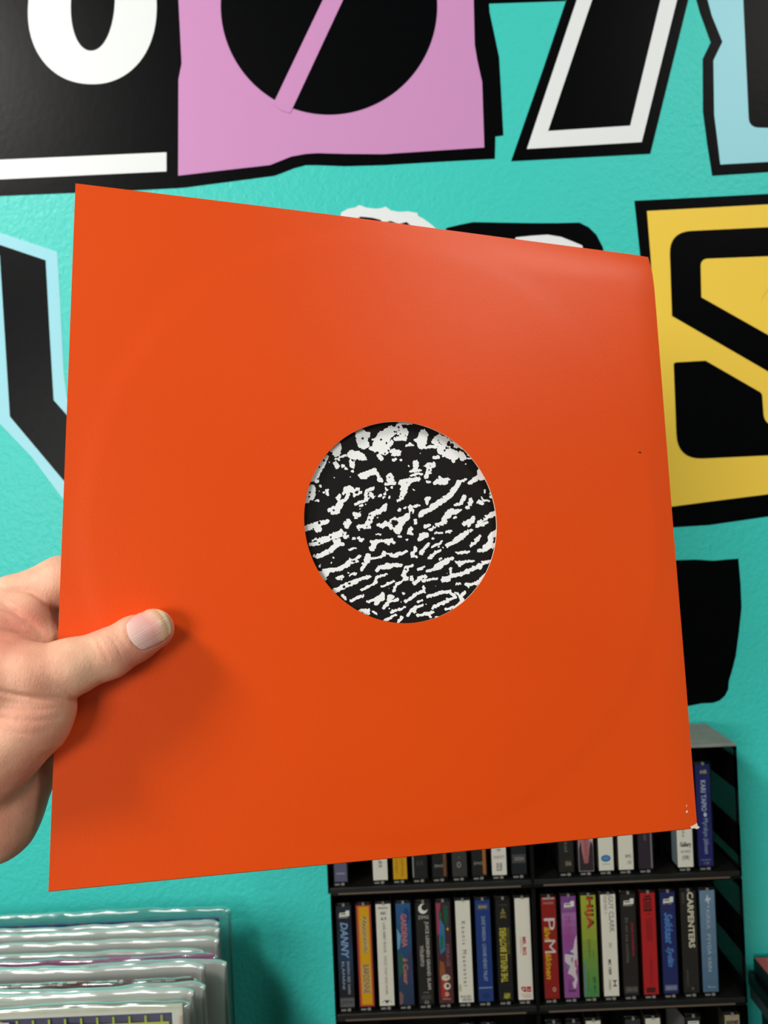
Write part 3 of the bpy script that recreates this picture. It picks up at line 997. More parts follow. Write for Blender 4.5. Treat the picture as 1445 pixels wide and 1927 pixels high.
aa = nt.nodes.new('ShaderNodeAttribute')
aa.attribute_name = 'along'
rp = nt.nodes.new('ShaderNodeValToRGB')
el = rp.color_ramp.elements
el[0].position, el[0].color = 0.0, (*lin((236, 200, 190)), 1)
el[1].position, el[1].color = 1.0, (*lin((244, 230, 196)), 1)
for p_, c_ in ((0.25, (232, 186, 178)), (0.62, (228, 166, 158)), (0.80, (234, 186, 162)), (0.90, (218, 180, 138)), (0.935, (244, 228, 190))):
    e = el.new(p_)
    e.color = (*lin(c_), 1)
nt.links.new(aa.outputs['Fac'], rp.inputs[0])
nt.links.new(rp.outputs[0], b.inputs['Base Color'])
wv = nt.nodes.new('ShaderNodeAttribute')
wv.attribute_name = 'across'
sn = nt.nodes.new('ShaderNodeTexNoise')
sn.noise_dimensions = '1D'
sn.inputs['Scale'].default_value = 9
nt.links.new(wv.outputs['Fac'], sn.inputs['W'])
bp = nt.nodes.new('ShaderNodeBump')
bp.inputs['Strength'].default_value = 0.35
bp.inputs['Distance'].default_value = 0.0005
nt.links.new(sn.outputs[0], bp.inputs['Height'])
nt.links.new(bp.outputs[0], b.inputs['Normal'])
nail = mesh_obj('thumb_nail', [cam2w(p) for p in X], nf, nm, hand, smooth=True)
nail['label'] = 'ridged pale pink thumb nail with a yellowish edge'
rr = (np.abs(UU) ** 2.6 + np.abs(VV) ** 2.6) ** (1 / 2.6)
al = np.where(UU > 0, np.clip((UU + 1) / 2, 0, 1) * 0.5 + 0.5 * (0.5 + 0.5 * np.clip(rr, 0, 1)), (UU + 1) / 2)
A = nail.data.attributes.new('along', 'FLOAT', 'POINT'); A.data.foreach_set('value', al)
A = nail.data.attributes.new('across', 'FLOAT', 'POINT'); A.data.foreach_set('value', VV)

# ------------------------------------------------------------------ counter
ZC = 0.742
struct('counter_top', MB().box(-1.3, 1.3, 0.36, YW - 0.002, ZC - 0.03, ZC, bev=0.002), mat('counter_laminate', (60, 55, 50), 0.5))
struct('counter_base', MB().box(-1.28, 1.28, 0.40, YW - 0.01, 0, ZC - 0.03), mat('counter_front', (90, 86, 80), 0.6))

# ------------------------------------------------------------------ cassette racks
YR = 0.785                      # front plane of the racks
def rx(px, py):
    return at(px, py, YR).x
def rz(px, py):
    return at(px, py, YR).z
M_rack = mat('black_rack_plastic', (7, 6, 6), 0.34, 0.30, noise_amt=0.25, noise_scale=60, bump=0.05, bump_scale=300)
M_dust = mat('dusty_rack_top', (128, 130, 124), 0.65, noise_amt=0.35, noise_scale=45)
M_smoke = clear_mat('smoked_plastic', (0.50, 0.48, 0.46), 0.02, (0.05, 0.06, 0.06), 0.03, 0.12)
M_dflr = mat('dusty_black_plastic', (17, 16, 15), 0.42, noise_amt=0.5, noise_scale=70)
RD = 0.076                      # depth of a rack
F1, F2 = rz(1394, 1639), rz(1403, 1877)
PITCHZ = F1 - F2
FLOORS = [F1, F2, F2 - PITCHZ, F2 - 2 * PITCHZ]
COLX = [(rx(631, 1912), rx(1012.8, 1912 - 16)), (rx(1013.4, 1896), rx(1406, 1880))]
WIN = {0: [(3, 14), (45, 80), (112, 119)], 1: [(14, 42), (77, 107)], 2: [(10, 40), (60, 95)], 3: [(10, 40), (60, 95)]}
def rack(row, colm, label):
    x0, x1 = COLX[colm]
    if colm == 0 and row == 0:
        x0 -= 0.002
    fz = FLOORS[row]
    y0, y1 = YR, YR + RD
    lip = 0.0052
    top = fz + PITCHZ - lip - 0.0004 if row else fz + 0.1255
    t = thing('cassette_rack', label, 'cassette rack', ((x0 + x1) / 2, y0, fz - lip), 'stacked black cassette racks')
    ox, oy, oz = t.location
    def B(name, *boxes, m=M_rack, bev=0.0006):
        mb = MB()
        for (a, b_, c, d, e, f) in boxes:
            mb.box(a - ox, b_ - ox, c - oy, d - oy, e - oz, f - oz, bev=bev)
        return mb.build(name, m, t)
    wt = 0.0015
    B('shelf_floor', (x0 + wt, x1 - wt, y0, y1, fz - lip, fz), m=M_dflr)
    B('top_panel', (x0, x1, y0 + 0.001, y1, top - 0.003, top), m=M_dust if row == 0 else M_rack)
    B('back_panel', (x0 + wt, x1 - wt, y1 - 0.002, y1, fz, top - 0.003))
    for sgn, xa, xb in ((-1, x0, x0 + wt), (1, x1 - wt, x1)):
        wins = WIN[row]
        zs = fz - lip
        bands = []
        for (a, b_) in wins:
            bands.append((zs, fz + a / 1000))
            zs = fz + b_ / 1000
        bands.append((zs, top - 0.003))
        if not (sgn == 1 and colm == 1):
            bands = [(fz - lip, top - 0.003)]
        bx = [(xa, xb, y0, y1, p, q) for p, q in bands if q - p > 0.0005]
        if sgn == 1 and colm == 1:
            bx.append((xa, xb, y0, y0 + 0.004, fz - lip, top - 0.003))
            bx.append((xa, xb, y1 - 0.004, y1, fz - lip, top - 0.003))
        B('side_wall', *bx, bev=0)
        if sgn == 1 and colm == 1:
            for (a, b_) in wins:
                B('smoked_pane', (xa + 0.0007, xb - 0.0007, y0 + 0.004, y1 - 0.004, fz + a / 1000, fz + b_ / 1000), m=M_smoke, bev=0)
    # brown strip painting a reflection under the lip, and slot dividers at the back
    B('lip_reflection', (x0 + 0.010, x1 - 0.012, y0 - 0.0004, y0 + 0.004, fz - lip - 0.0012, fz - lip + 0.0002) if row < 3 else (x0 + .01, x1 - .01, y0 + .002, y0 + .006, fz - lip, fz - lip + .001), m=mat('reflection_brown', (92, 78, 66), 0.5), bev=0)
    dv = []
    pitch = SLOT
    for k in range(1, 10):
        xs = slot_x(row, colm, 0) + pitch * (k - 0.5)
        dv.append((xs - 0.0005, xs + 0.0005, y0 + 0.045, y1 - 0.002, fz, fz + 0.02))
        dv.append((xs - 0.0005, xs + 0.0005, y0 + 0.052, y1 - 0.002, top - 0.02, top - 0.003))
    B('slot_divider', *dv, bev=0)['kind'] = 'stuff'
    return t
SLOT = (rx(992, 1898) - rx(654, 1914)) / 9
def slot_x(row, colm, k):
    b = (rx(654, 1914) if colm == 0 else rx(1042, 1896))
    if colm == 0 and row == 0:
        b -= 0.0012
    return b + SLOT * k
RN = [('upper', 0), ('second', 1), ('third', 2), ('lowest', 3)]
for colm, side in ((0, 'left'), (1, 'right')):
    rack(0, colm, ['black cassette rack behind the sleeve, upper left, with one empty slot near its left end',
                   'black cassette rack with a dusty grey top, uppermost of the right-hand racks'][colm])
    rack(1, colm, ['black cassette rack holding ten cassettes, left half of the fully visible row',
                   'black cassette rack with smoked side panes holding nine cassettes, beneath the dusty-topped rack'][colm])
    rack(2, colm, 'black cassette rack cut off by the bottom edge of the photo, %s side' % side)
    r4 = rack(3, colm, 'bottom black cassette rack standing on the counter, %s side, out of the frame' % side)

# ------------------------------------------------------------------ cassettes
M_case = clear_mat('clear_case_plastic', (0.93, 0.93, 0.92), 0.0, (0.5, 0.5, 0.5), 0.012, 0.10)
M_body = mat('dark_cassette_shell', (32, 31, 31), 0.45)
M_hinge = mat('frosted_case_plastic', (120, 120, 116), 0.35)
CW, CH, CD = 0.0170, 0.1085, 0.068

def text_mesh(txt, bold=False, shear=0.0):
    c = bpy.data.curves.new('t', 'FONT')
    c.body = txt
    c.resolution_u = 2
    c.shear = shear
    if bold:
        c.offset = 0.028
    o = bpy.data.objects.new('t', c)
    COL.objects.link(o)
    me = bpy.data.meshes.new_from_object(o)
    bpy.data.objects.remove(o)
    vs = np.array([v.co[:2] for v in me.vertices])
    fs = [list(p.vertices) for p in me.polygons]
    bpy.data.meshes.remove(me)
    bpy.data.curves.remove(c)
    return vs, fs
_tc = {}
def lettering(items, y, parent, name='lettering', sc=0.001):
    """items: (orient, text, z_hi, z_lo, x0, x1, rgb, bold, shear), sizes in mm"""
    Vv, Ff, Mi, mats = [], [], [], []
    for q, it in enumerate(items):
        ori, txt, zh, zl, x0, x1, rgb = it[:7]
        bold = it[7] if len(it) > 7 else False
        sh = it[8] if len(it) > 8 else 0.0
        key = (txt, bold, sh)
        if key not in _tc:
            _tc[key] = text_mesh(*key)
        vs, fs = _tc[key]
        if not len(vs):
            continue
        mn, mx_ = vs.min(0), vs.max(0)
        n_ = (vs - mn) / np.maximum(mx_ - mn, 1e-6)
        m = flat(rgb)
        if m not in mats:
            mats.append(m)
        k = len(Vv)
        for a, b_ in n_:
            if ori == 'v':      # reads downwards
                X, Z = x0 + (x1 - x0) * b_, zh + (zl - zh) * a
            elif ori == 'u':    # reads upwards
                X, Z = x1 + (x0 - x1) * b_, zl + (zh - zl) * a
            else:
                X, Z = x0 + (x1 - x0) * a, zl + (zh - zl) * b_
            Vv.append((X * sc, y - 0.00002 * q, Z * sc))
        for f in fs:
            Ff.append([k + i for i in f])
            Mi.append(mats.index(m))
    if Vv:
        return mesh_obj(name, Vv, Ff, mats, parent, Mi)

def printed(items, y, parent, name='printed_area', sc=0.001):
    """flat colour areas: ('r', x0, x1, z0, z1, rgb) / ('e', cx, cz, rx, rz, rgb) / ('p', [(x, z)...], rgb)"""
    Vv, Ff, Mi, mats = [], [], [], []
    for q, it in enumerate(items):
        if it[0] == 'r':
            _, x0, x1, z0, z1, rgb = it
            P = [(x0, z0), (x1, z0), (x1, z1), (x0, z1)]
        elif it[0] == 'e':
            _, cx, cz, a, b_, rgb = it
            P = [(cx + a * math.cos(k * math.pi / 12), cz + b_ * math.sin(k * math.pi / 12)) for k in range(24)]
        else:
            _, P, rgb = it
        m = flat(rgb)
        if m not in mats:
            mats.append(m)
        k = len(Vv)
        Vv += [(x * sc, y - 0.000012 * q, z * sc) for x, z in P]
        Ff.append(list(range(k, k + len(P))))
        Mi.append(mats.index(m))
    if Vv:
        o = mesh_obj(name, Vv, Ff, mats, parent, Mi)
        if len(Ff) > 1:
            o['kind'] = 'stuff'
        return o

def case_mesh():
    mb = MB()
    mb.box(-CW / 2, CW / 2, 0, CD, 0, CH, bev=0.0007)
    return mb
_case = None
def cassette(row, colm, k, rgb, label, areas=(), texts=(), cw=14.2, dx=0.0, dy=0.0, empty=False, side=None):
    global _case
    x = slot_x(row, colm, k) + dx
    t = thing('cassette', label, 'cassette', (x, YR + 0.004 + dy, FLOORS[row] + 0.0002), 'cassettes standing in the racks')
    if _case is None:
        c = case_mesh().build('case', M_case, t)
        hg = [MB().box(-0.0062, -0.0012, -0.0002, 0.0012, 0.0008, 0.0022).build('hinge', M_hinge, c),
              MB().box(0.0002, 0.0034, -0.0003, 0.0012, 0.0006, 0.0028).build('hinge', M_hinge, c),
              MB().box(-0.0010, 0.0012, -0.0002, 0.0016, CH - 0.0042, CH - 0.0016).build('lid_nub', M_hinge, c)]
        bd = MB().box(-0.0062, 0.0062, 0.006, CD - 0.003, 0.004, CH - 0.004, bev=0.001).build('tape_shell', M_body, t)
        _case = (c, hg, bd)
    else:
        c = _case[0].copy(); COL.objects.link(c); c.parent = t
        for hh in _case[1]:
            hg = hh.copy(); COL.objects.link(hg); hg.parent = c
        bd = _case[2].copy(); COL.objects.link(bd); bd.parent = t
    h = cw / 2000
    z0, z1 = 0.0036, CH - 0.0042
    # the inlay card folds round the spine and along both faces
    cb = MB()
    cb.box(-h, h, 0.0012, 0.0017, z0, z1, 0)
    cb.box(h - 0.0003, h, 0.0017, 0.060, z0, z1, 1)
    cb.box(-h, -h + 0.0003, 0.0017, 0.018, z0, z1, 1)
    cm = mat('card_%d_%d_%d' % tuple(rgb), rgb, 0.45, 0.4)
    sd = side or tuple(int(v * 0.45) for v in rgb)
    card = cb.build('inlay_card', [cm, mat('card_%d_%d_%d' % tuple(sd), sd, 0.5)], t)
    if areas:
        printed(areas, 0.00115, card)
    if texts:
        lettering(texts, 0.00090, card)
    return t

WH, GR, DK = (240, 238, 230), (150, 148, 142), (40, 38, 38)
YE, RD_ = (232, 176, 20), (196, 40, 36)
def gradient(c0, c1, z0=3.6, z1=104.3, n=12, w=7.1, x0=None):
    out = []
    for i in range(n):
        q = (i + .5) / n
        c = tuple(int(c0[j] * (1 - q) + c1[j] * q) for j in range(3))
        out.append(('r', -w if x0 is None else x0, w, z1 + (z0 - z1) * i / n, z1 + (z0 - z1) * (i + 1) / n, c))
    return out
def logo1(c=WH, dk=(20, 20, 24)):
    """label mark: a slab with a foot over a softer shadow"""
    return [('p', [(-4.5, 93.5), (5.5, 94.0), (5.8, 99.5), (2.5, 99.5), (1.5, 97.5), (-4, 97.5)], c), ('r', -3.2, 2.2, 95.6, 96.6, dk), ('r', -5, 4, 92.2, 93.2, GR)]

# second row, left rack
cassette(1, 0, 0, (20, 30, 48), 'navy cassette with a large blue capital name, leftmost in the fully visible row',
    gradient((16, 24, 40), (34, 62, 96), 55, 92, 6) + gradient((34, 62, 96), (22, 22, 28), 14, 55, 6) + logo1() + [('r', -7, 7, 4, 13, (96, 98, 98))],
    [('v', 'DANNY', 88, 52, -3.8, 3.6, (132, 166, 206), True, .2), ('v', 'EIHÄN SEE VAIN', 49, 17, 1.2, 4.4, (176, 190, 208)), ('v', 'ELÄMÄNI', 49, 22, -3.8, -0.8, (170, 186, 206)), ('h', '250154', 10.5, 7.2, -5, 5, (40, 40, 44))])
cassette(1, 0, 1, (140, 50, 62), 'yellow cassette with red border and black graffiti lettering', 
    [('r', -6.4, 6.4, 4.2, 103.6, (205, 84, 40)), ('r', -5.4, 5.6, 5, 103, (228, 128, 24)), ('r', -4.4, 5.0, 6.2, 102.4, (226, 170, 8))],
    [('v', 'Hyppäsile', 93, 57, -3.2, 3.6, (228, 222, 190), True, .3), ('v', 'Hyppäsile', 93, 57, -2.6, 3.0, (38, 40, 44), False, .3), ('v', 'BARDENNE', 45, 17, -3.6, 4.0, (228, 222, 190), True), ('v', 'BARDENNE', 45, 17, -3.0, 3.4, (38, 40, 44))], cw=14.8)
cassette(1, 0, 2, (240, 236, 222), 'cream cassette with a fine grey vertical line of text and dark triangle at its foot', [('p', [(-3, 9), (0, 5.5), (3, 9)], (60, 64, 60)), ('p', [(-5, 7), (-3.6, 8.6), (-3.6, 6.6)], GR), ('p', [(5, 7), (3.6, 8.6), (3.6, 6.6)], GR)],
    [('h', 'FINNVOX', 101.5, 99.6, -5, 5, (90, 88, 84)), ('h', 'ABC', 97, 94, -3.2, 3.2, DK), ('h', '63', 91.6, 88.6, -2.6, 2.6, DK), ('v', 'LIVE ABBY ROCK', 86, 56, -1.2, 1.4, (128, 126, 118)), ('v', 'DISCO THAT AND MORE', 53, 15, -1.2, 1.4, (168, 156, 140))], cw=14.6)
cassette(1, 0, 3, (36, 80, 136), 'blue swirling cassette with salmon lettering',
    gradient((40, 96, 150), (40, 56, 84), n=10) + [('p', [(-7, 80), (-3, 72), (-5, 60), (-7, 58)], (112, 168, 206)), ('p', [(-7, 58), (-1, 52), (2, 44), (-2, 36), (-7, 30)], (40, 92, 84)), ('p', [(7, 60), (3, 50), (4, 30), (7, 24)], (60, 60, 100)), ('p', [(-7, 18), (-3, 14), (-4, 5), (-7, 4)], (128, 92, 92)), ('e', 3, 92, 3, 8, (24, 66, 120))],
    [('v', 'GARDENIA', 94, 61, -2.6, 3.0, (206, 120, 116), True), ('v', 'à Coeur', 50, 24, -2.2, 2.6, (206, 120, 104), True, .2)], cw=14.4)
cassette(1, 0, 4, (30, 28, 28), 'black cassette with a white crescent emblem above white capitals',
    [('e', 0, 98, 4.6, 5.0, WH), ('e', 1.7, 99.3, 3.2, 3.2, (30, 28, 28)), ('r', -4.8, 4.8, 8, 12.5, (70, 68, 64)), ('e', 0, 5.4, 2.2, 1.6, GR), ('e', 0, 5.4, 1.3, .9, DK)],
    [('h', 'ZIMG', 91.4, 88, -5, 5.2, (206, 204, 198)), ('v', 'JUICE LESKINEN GRAND SLAM', 85.5, 18, 0.6, 5.0, (188, 184, 174), True), ('v', 'YÖLENTO', 62, 41, -4.6, -0.4, (188, 184, 174), True), ('h', 'SARJA', 16, 14, -3, 3, GR)])
cassette(1, 0, 5, (66, 44, 58), 'multicoloured cassette with pink, green and blue streaks and a white-faced figure at its foot',
    gradient((58, 40, 52), (92, 44, 44), n=8) + [('p', [(-6.5, 103), (-2, 103), (-3.5, 88), (-1, 78), (-6.5, 70)], (168, 62, 90)), ('p', [(0.5, 101), (5, 100), (4.5, 78), (1, 84)], (28, 86, 68)), ('p', [(-4, 98), (-1, 92), (-2.4, 84), (-4.6, 86)], (44, 92, 66)),
        ('p', [(-3, 88), (1, 80), (0.8, 56), (-4.2, 52), (-4.8, 66)], (46, 120, 170)), ('p', [(-3.5, 72), (0, 70), (-1, 58), (-4, 56)], (34, 110, 80)), ('p', [(-5, 46), (-1, 44), (0, 34), (-5.6, 30)], (150, 86, 44)), ('p', [(-5, 30), (1, 30), (0, 8), (-4.6, 10)], (176, 52, 38)),
        ('e', 0.2, 29, 4.2, 3.2, (224, 214, 196)), ('e', 1.6, 29.4, 1.2, 1.0, (190, 160, 70)), ('e', 1.2, 20.5, 3.4, 3.6, (224, 214, 196)), ('e', 1.8, 20.8, 1.5, 1.8, (50, 44, 46)), ('e', 0.8, 12.6, 2.2, 2.4, (212, 150, 130)), ('r', -4, 4.4, 7.2, 8.4, (160, 130, 128)), ('e', 4, 77, .9, 1.4, YE)],
    [('v', 'MIRAGE', 62, 40, 1.6, 4.8, (150, 106, 128))])
cassette(1, 0, 6, (243, 239, 226), 'cream cassette with widely spaced thin handwritten letters', [('e', -5.6, 18, 1.4, 4, (206, 198, 172))],
    [('v', 'K a u n i s   M a a n a n t a i', 84, 20, -1.8, 2.0, (92, 90, 84)), ('h', 'PULSSI', 10.6, 8.2, -5.6, 4.4, (60, 58, 56)), ('h', 'GEORG', 7.4, 5.2, -4.2, 5.6, (60, 58, 56))], cw=14.4)
cassette(1, 0, 7, (24, 58, 132), 'royal blue cassette with a gold boxed mark and a long white title',
    [('r', -5.2, 5.6, 94.6, 100.2, (104, 110, 124)), ('r', -4.8, 5.2, 95, 99.8, (24, 52, 112)), ('r', -6.6, 6.6, 16.6, 17.8, (140, 152, 178)), ('r', -7, 7, 4, 16.4, (38, 64, 132)), ('e', 0, 9, 3.5, 3, (28, 52, 112))],
    [('h', 'EXXO', 99, 96, -3.8, 4.2, (206, 190, 130), True), ('v', 'DAVE WARION · LONNIE HENNY PALAT', 88, 24, -1.6, 2.2, (170, 186, 216))], cw=14.4)
cassette(1, 0, 8, (22, 20, 24), 'black cassette with tall yellow capitals reading upwards',
    [('p', [(-1.6, 92), (0, 95.5), (1.6, 92)], (150, 140, 60)), ('r', -2.4, 2.4, 89.6, 91.2, (150, 140, 60))],
    [('u', 'THE NEVILLE BROTHERS', 76, 22, -4.4, 2.4, (206, 194, 70), True), ('u', 'BROTHER\'S KEEPER', 76, 50, 3.0, 5.4, (140, 130, 54)), ('h', '(IN)', 88.6, 84.8, -2.8, 2.8, (184, 172, 60)), ('h', 'TAPE', 99, 97.8, -4, 4, (110, 104, 60)), ('h', 'A&M', 11.4, 5.6, -2.6, 3.6, (200, 190, 66), True)], cw=13.6, dx=0.0004)
cassette(1, 0, 9, (246, 240, 226), 'cream cassette with small red lettering and a red block mark near its foot',
    [('p', [(-4.2, 16.6), (0.6, 16.6), (0.6, 11.2), (-1.4, 11.2), (-4.2, 14)], (190, 50, 48)), ('r', 1.2, 5.4, 11.2, 16.6, (190, 50, 48)), ('r', -2.6, -1, 13.6, 15.2, WH), ('r', 2.2, 4.4, 13, 13.8, WH)],
    [('v', 'MR. BIG', 66, 48, -1.4, 2.4, (200, 62, 56), True), ('v', 'LEAN INTO IT', 65, 50, -3.6, -2.4, (214, 130, 120)), ('h', 'ATLANTIC', 9.6, 8.2, -4.6, 5, (214, 130, 120)), ('h', 'WARNER', 7.2, 6, -3, 5, (214, 130, 120))], cw=14.4)
# second row, right rack
cassette(1, 1, 0, (150, 26, 22), 'dark red cassette with big white and yellow script initials', [('e', 2.4, 12.6, 1.7, 2.2, (206, 170, 160)), ('e', 2.4, 12.6, .9, 1.3, (150, 26, 22)), ('r', -6, 6, 102, 103.8, (178, 170, 160))],
    [('h', 'FAZER', 99.6, 97.4, -5, 5, (214, 160, 150)), ('v', 'P', 83.5, 71.5, -5.2, 5.4, (226, 206, 204)), ('v', 'äivi', 75, 61.5, -5.4, 0.6, (222, 170, 30), True, .2), ('v', 'M', 62, 49, -5.4, 5.2, (226, 206, 204)), ('v', 'äkinen', 49, 23, -5.2, 1.0, (222, 170, 30), True, .2)], cw=14.2)
cassette(1, 1, 1, (152, 84, 156), 'purple cassette with a white ragged shape and magenta lettering', gradient((126, 74, 148), (150, 80, 152), 88, 104.3, 3) + gradient((176, 120, 178), (150, 78, 150), 60, 88, 4) + logo1() +
    [('p', [(6.8, 66), (4.6, 60), (3, 52), (0, 50), (1.4, 48), (-5.6, 47), (-5.8, 40), (-1, 34), (-3.6, 28), (0.4, 26), (3.6, 22), (1, 18), (2, 13), (4, 13), (6, 22), (4.4, 30), (6.8, 36)], (220, 206, 214)), ('p', [(-3, 49), (3, 47.8), (3.4, 46), (-3.6, 47)], (96, 88, 160)),
     ('p', [(1, 44), (2.4, 43), (1.4, 38), (.4, 40)], (110, 110, 170)), ('p', [(3.4, 40), (6, 42), (6.6, 32), (4, 34)], (196, 92, 130)), ('p', [(-3.8, 38), (-.6, 35), (-2.2, 32), (-4, 33)], (96, 140, 160)), ('r', -3.4, 4, 9.4, 11.6, (110, 52, 116))],
    [('v', 'MUSIIKKI', 84, 55, -4.4, 1.8, (176, 60, 150)), ('v', 'suomi', 22, 12, -3, 0, (120, 60, 130))], cw=14.4)
cassette(1, 1, 2, (146, 158, 60), 'green and yellow cassette with thick red and black capitals at its top', gradient((176, 184, 56), (150, 166, 58), 60, 104.3, 4) + gradient((140, 162, 60), (76, 142, 84), 3.6, 60, 6) + [('p', [(-7, 40), (-5.4, 34), (-5.6, 6), (-7, 4)], (96, 130, 160))],
    [('v', 'HIJA', 103, 71, -4.0, 5.0, (40, 44, 30), True), ('v', 'HIJA', 102, 72, -3.4, 3.4, (200, 60, 40), True), ('v', 'SUOMI BOYS', 61, 42, -1.8, 0.4, (90, 104, 40)), ('v', 'MIXED', 49, 42, 2.6, 3.8, (84, 96, 40)), ('v', 'SJSP 4011', 24, 8, 1.0, 4.4, (50, 96, 58), True), ('v', 'stereo', 29, 10, -3.4, -2.4, (70, 120, 70))], cw=14.6)
cassette(1, 1, 3, (244, 238, 222), 'white cassette with blue-grey serif capitals at its top and a black emblem at its foot', [('e', 0.6, 54, 1.6, 3, (206, 202, 190)), ('r', 1.6, 5.4, 13, 14.2, DK), ('r', 1.6, 5.4, 18, 19.2, DK), ('r', 3, 4, 14.2, 18, DK)],
    [('v', 'GUY CLARK', 103, 67, 0.4, 5.2, (112, 116, 134)), ('v', 'OLD NO. 1', 103.5, 86, -4.2, -1.2, (128, 128, 130)), ('v', 'MC 1309', 40, 25, -2.4, 0.6, (70, 68, 66), True), ('v', 'STEREO', 20, 10, -2.6, -0.6, (120, 116, 108))], cw=14.6)
cassette(1, 1, 4, (38, 32, 30), 'dark brown cassette with red capitals and grey script', logo1(WH, (38, 32, 30)) + [('r', -6, 6, 6.4, 12, (112, 110, 104)), ('r', -5.6, 5.6, 6.8, 11.6, (62, 58, 54))],
    [('v', 'ARJA KORISEVA', 76, 42, 1.6, 4.2, (176, 36, 50), True), ('v', 'En voi sua unohtaa', 81, 36, -3.6, -0.6, (122, 116, 110), False, .2), ('h', '250154', 10.8, 8, -4.6, 4.8, (150, 148, 138))])
cassette(1, 1, 5, (190, 30, 36), 'bright red cassette with a black square emblem and faint dark lettering', [('r', -4.2, 3.6, 86, 99, (62, 18, 22)), ('r', -3.2, 2.6, 88.2, 97.2, (180, 34, 38)), ('r', -2.2, -0.6, 89, 96, (62, 18, 22)), ('r', 0.4, 1.6, 89, 96, (62, 18, 22)), ('r', -3.2, 3.2, 100, 101.6, (82, 20, 24)), ('r', -1.2, 1.6, 82.6, 83.6, (82, 20, 24)), ('r', -4.6, 4.0, 5.6, 10.4, (60, 16, 20))],
    [('v', 'UNKNOWN', 79, 57, -2.6, 0.2, (112, 24, 30)), ('v', 'PLEASURE', 79, 57, 0.8, 3.0, (112, 24, 30)), ('v', 'YESTERDAY', 40, 14, -0.6, 1.6, (126, 24, 30)), ('h', 'RECORD', 8.9, 7.2, -3.6, 3.2, (140, 40, 40))], cw=14.2)
cassette(1, 1, 6, (34, 42, 104), 'deep blue cassette with light blue brush script', logo1() + [('r', -6, 6, 6.6, 12, (112, 120, 150)), ('e', -1, 88, 3, 5, (46, 46, 98))],
    [('v', 'Seikkaat', 84, 53, -4.0, 4.0, (86, 136, 206), True, .4), ('v', 'Sydän', 50, 30, -4.0, 4.0, (86, 136, 206), True, .4), ('h', '250174', 10.8, 8, -4.8, 4.8, (176, 180, 196))])
cassette(1, 1, 7, (38, 35, 32), 'black cassette with bold cream capitals filling its upper half', [('r', -5.4, -4.2, 92, 103, (84, 82, 76)), ('e', 1.2, 7.6, .9, 1.4, (110, 110, 106))],
    [('v', 'CARPENTERS', 103.6, 48, -1.0, 5.2, (226, 220, 196), True), ('v', 'THE SINGLES 74-78', 27, 10, -4.4, -2.8, (112, 110, 104))], cw=15.0, dx=0.0006)
cassette(1, 1, 8, (100, 132, 160), 'grey-blue cassette with pale serif capitals, rightmost in the fully visible row', gradient((118, 148, 176), (84, 118, 148), n=8) + [('p', [(0, 101), (1, 97), (4, 96), (1.6, 94), (1, 90), (-.6, 94), (-2.6, 94), (-.8, 97)], (206, 216, 222)), ('e', 0.8, 88, .8, 1, (196, 208, 216))],
    [('v', 'KIRKA', 85, 66, -1.8, 1.8, (188, 198, 206)), ('v', 'PYYDÄ VAIN', 61, 24, -1.8, 2.4, (196, 204, 210)), ('h', 'Fin mc', 9.6, 7.8, -2.6, 4.6, (220, 226, 230))], cw=14.8)
# first row, left rack (upper parts hidden behind the sleeve)
cassette(0, 0, 0, (96, 96, 126), 'slate purple cassette with pink lettering, just under the sleeve\'s lower edge', [('r', -4.4, 4.2, 11, 12.6, (150, 150, 168))],
    [('h', 'SILK', 46, 40, -4, 4.4, (190, 50, 110), True), ('h', 'SIDE', 38.5, 33.5, -3.6, 4.4, (190, 50, 110), True)], cw=12.6)
cassette(0, 0, 2, (240, 236, 222), 'cream cassette with a short dark vertical word, beside the empty slot', [], [('v', 'CHARLES', 46, 16, -1.2, 1.8, (60, 58, 56))])
cassette(0, 0, 3, (222, 166, 8), 'yellow-orange cassette with faint brown lettering under the sleeve edge', [], [('h', 'Y', 44, 40, -1.4, 1.4, (80, 60, 30), True), ('v', 'CAPTAIN', 26, 7, 1, 3.4, (190, 120, 30)), ('v', 'THE BEST', 24, 10, -4.4, -2.8, (180, 120, 30))], cw=13.6)
cassette(0, 0, 4, (24, 23, 23), 'black cassette with white capitals and a pale strip on its left side', [('r', -7.2, -6.0, 5, 104, (150, 148, 144))], [('v', 'POP HIT', 60, 29, -2.6, 2.8, (206, 204, 196), True), ('h', '010', 21, 16.6, -3, 3, (90, 88, 84))])
cassette(0, 0, 5, (24, 23, 23), 'black cassette with white capitals, a numeral one and a brown stripe', [('r', 3.6, 6.4, 5, 104, (120, 76, 50))], [('v', 'BUSA', 62, 41, -4.4, 1.0, (206, 204, 196), True), ('v', '1', 38, 35, -4, 0.8, (206, 204, 196), True), ('h', '(mc)', 17.4, 13.2, -5, 3, (180, 178, 170))])
cassette(0, 0, 6, (56, 55, 54), 'grey cassette with a blurred round white emblem, between the two striped black ones', [('e', -0.6, 49, 4.2, 6, (176, 174, 170)), ('e', 1.4, 51, 2.2, 3.4, (110, 108, 106)), ('e', -0.4, 43, 3.2, 2.8, (214, 212, 208)), ('e', -0.6, 15.5, 2.0, 3.0, (150, 148, 142)), ('e', -0.6, 15.5, 1.0, 2.0, (60, 58, 56))],
    [('h', 'the', 35, 33, -2, 2, GR), ('h', 'JAZZMAN', 30, 27.4, -5, 4.4, (130, 128, 122)), ('h', 'no', 24, 22, -1.5, 1.5, (120, 118, 114))])
cassette(0, 0, 7, (24, 23, 23), 'black cassette with white capitals, a numeral two and an orange-brown stripe', [('r', 3.4, 6.4, 5, 104, (172, 104, 50))], [('v', 'BUSA', 64, 45, -4.4, 1.0, (206, 204, 196), True), ('v', '2', 42, 36, -4.4, 1.2, (206, 204, 196), True), ('h', '(mc)', 18.4, 14.2, -5.2, 3, (180, 178, 170))])
